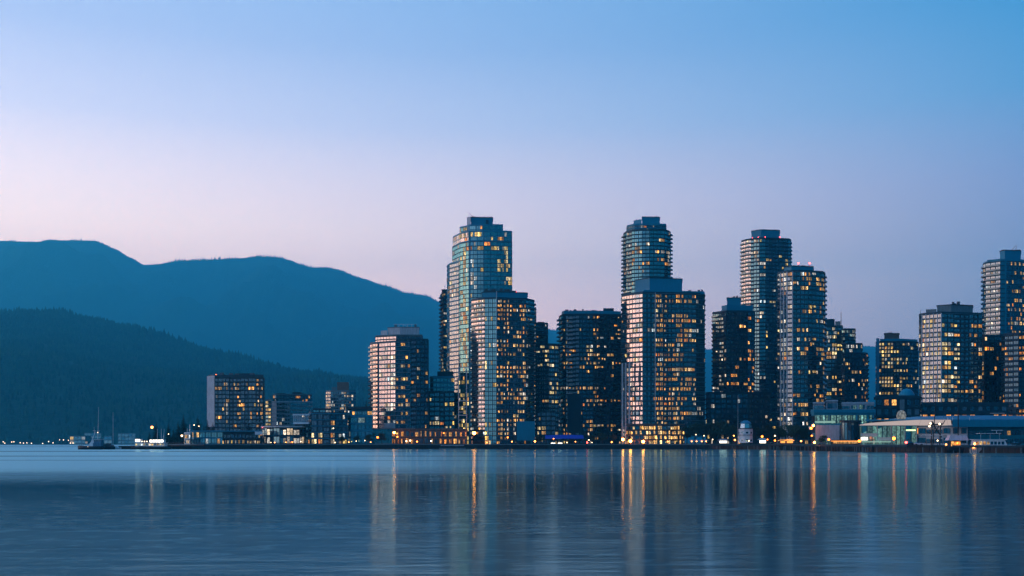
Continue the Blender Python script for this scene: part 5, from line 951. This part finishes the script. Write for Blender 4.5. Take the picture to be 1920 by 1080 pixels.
k = MB(); k.ball((-8.6, -1.8, 3.9), .5, 6, 4); k.build('stern_lamp', 'lamp_warm', ya); k = MB(); k.ball((-9.2, -2.2, 2.6), .45, 6, 4); k.build('stern_lamp', 'lamp_warm', ya); k = MB(); k.box(-.5, 4, -.2, .2, 9.6, 9.8); k.tube((1.5, 0, 8.4), (1.5, 0, 9.7), .1, n=5); k.build('radar_mast', 'paint_white', ya)
cb = thing('canvas_boat', 'boat under a pink canvas canopy with an orange glowing cabin, left of the yacht', 'boat', (X(1797, 460), 460, 0)); hull(cb, 11, 4, 2.6, 'hull_dark', 1, 1.1)
k = MB(); k.prism([(-5, -2.2), (3.6, -2.2), (3.6, 2.2), (-5, 2.2)], 5.4, 7.6, pts2=[(-4.2, -1.4), (3.0, -1.4), (3.0, 1.4), (-4.2, 1.4)]); k.build('canvas_canopy', 'canvas_pink', cb); k = MB(); k.box(-4, .5, -1.6, 1.6, 2.4, 5.2); k.build('cabin', 'timber_dark', cb)
for x in (-3.2, -1.8, -.4): k = MB(); k.box(x - .6, x + .6, -1.66, -1.61, 2.9, 4.9); k.build('window', 'lit_orange', cb)
for x in (-4.6, -.6, 3.3): k = MB(); k.tube((x, -1.9, 2.4), (x, -1.9, 5.4), .07, n=4); k.build('canopy_post', 'metal_dark', cb)
k = MB(); k.ball((-1.2, -1.9, 4.2), .35, 6, 4); k.build('cabin_lamp', 'lamp_orange', cb)
ga = thing('steel_gantry', 'dark angular steel gantry with white lamp heads before the white-fascia hall', 'gantry', (X(1753, 484), 484, GZ))
def gp(px, py, y=0): return (X(px, 484) - X(1753, 484), y, Z(py, 484) - GZ)
k = MB()
for p_, q_, r in (((1746, 834), (1748, 790), .28), ((1762, 834), (1764, 793), .28), ((1741, 797), (1768, 795), .32), ((1748, 790), (1757, 808), .26), ((1764, 793), (1752, 812), .24), ((1738, 812), (1754, 803), .2), ((1754, 803), (1766, 820), .22), ((1741, 797), (1748, 790), .22), ((1768, 795), (1772, 788), .18)): k.tube(gp(*p_), gp(*q_), r, n=6)
k.build('frame', 'bronze', ga); k = MB(); k.box(gp(1726, 0)[0], gp(1766, 0)[0], -1, 1, Z(817.6, 484) - GZ, Z(816.6, 484) - GZ); k.build('platform', 'metal_white', ga)
for px, py in ((1744, 794), (1761, 795), (1742, 799)): k = MB(); x, y, z = gp(px, py, -.5); k.ball((x, y, z), .5, 8, 5); k.build('lamp_head', 'lamp_far', ga)
for px, D, y0, y1, px2, lb in ((1748, 478, 835, 712, 1757, 'leaning slender brown mast before the grid tower'), (1797, 474, 835, 655, 1796, 'tall upright dark mast before the grid tower')):
    t_ = thing('tall_mast', lb, 'mast', (X(px, D), D, 0 if D < 480 else GZ), 'tall masts'); k = MB(); zt = Z(y1, D); dx = X(px2, D) - X(px, D); k.tube((0, 0, -1), (dx, 0, zt), .28, .1, 6); k.build('spar', 'timber_dark', t_)
    k = MB(); k.tube((dx * .8 - 3, 0, zt * .8), (dx * .8 + 3, 0, zt * .8), .08, n=4); k.build('crosstree', 'timber_dark', t_); k = MB()
    for s_ in (-1, 1): k.tube((dx, 0, zt * .97), (s_ * 9, 0, 5), .035, n=3)
    k.build('stay_wires', 'metal_dark', t_)
def car(px, D, label, mat, z=GZ, rz=0):
    t_ = thing('parked_car', label, 'car', (X(px, D), D, z), 'cars parked on the wharf', rz); k = MB(); k.prism([(-2.1, -.85), (2.1, -.85), (2.1, .85), (-2.1, .85)], .35, .9); k.build('body', mat, t_); k = MB(); k.prism([(-1.3, -.78), (1.2, -.78), (1.2, .78), (-1.3, .78)], .9, 1.45, pts2=[(-.8, -.65), (.7, -.65), (.7, .65), (-.8, .65)]); k.build('cabin', 'glass_navy', t_)
    for x in (-1.3, 1.3):
        for y in (-.8, .8): k = MB(); k.tube((x, y - .1, .34), (x, y + .1, .34), .34, n=10); k.build('wheel', 'rubber', t_)
    for y in (-.6, .6): k = MB(); k.box(2.08, 2.14, y - .15, y + .15, .6, .75); k.build('tail_light', 'lamp_red', t_)
car(1541, 571, 'dark car parked at the left end of the green hall', 'paint_blue'); car(1707, 486, 'dark car parked near the red wharf lamp', 'hull_dark'); car(1722, 485, 'pale car parked left of the steel gantry', 'paint_white'); car(1905, 488, 'dark car at the far right behind the yacht', 'hull_dark')
# ------------------------------------------------------------------ evening haze over the harbour
m, t, out = nodes_of('haze')
pv = nn(t, 'ShaderNodeVolumePrincipled', {'Color': (.07, .70, 1.0, 1), 'Density': 1.0e-4, 'Anisotropy': 0.3})
t.links.new(pv.outputs[0], out.inputs['Volume'])
hz = MB(); hz.box(-8250, 8250, -1600, 14700, -3, 2480)
tag(hz.build('haze', 'haze'), 'thin blue evening haze over harbour and mountains', 'haze', kind='stuff')
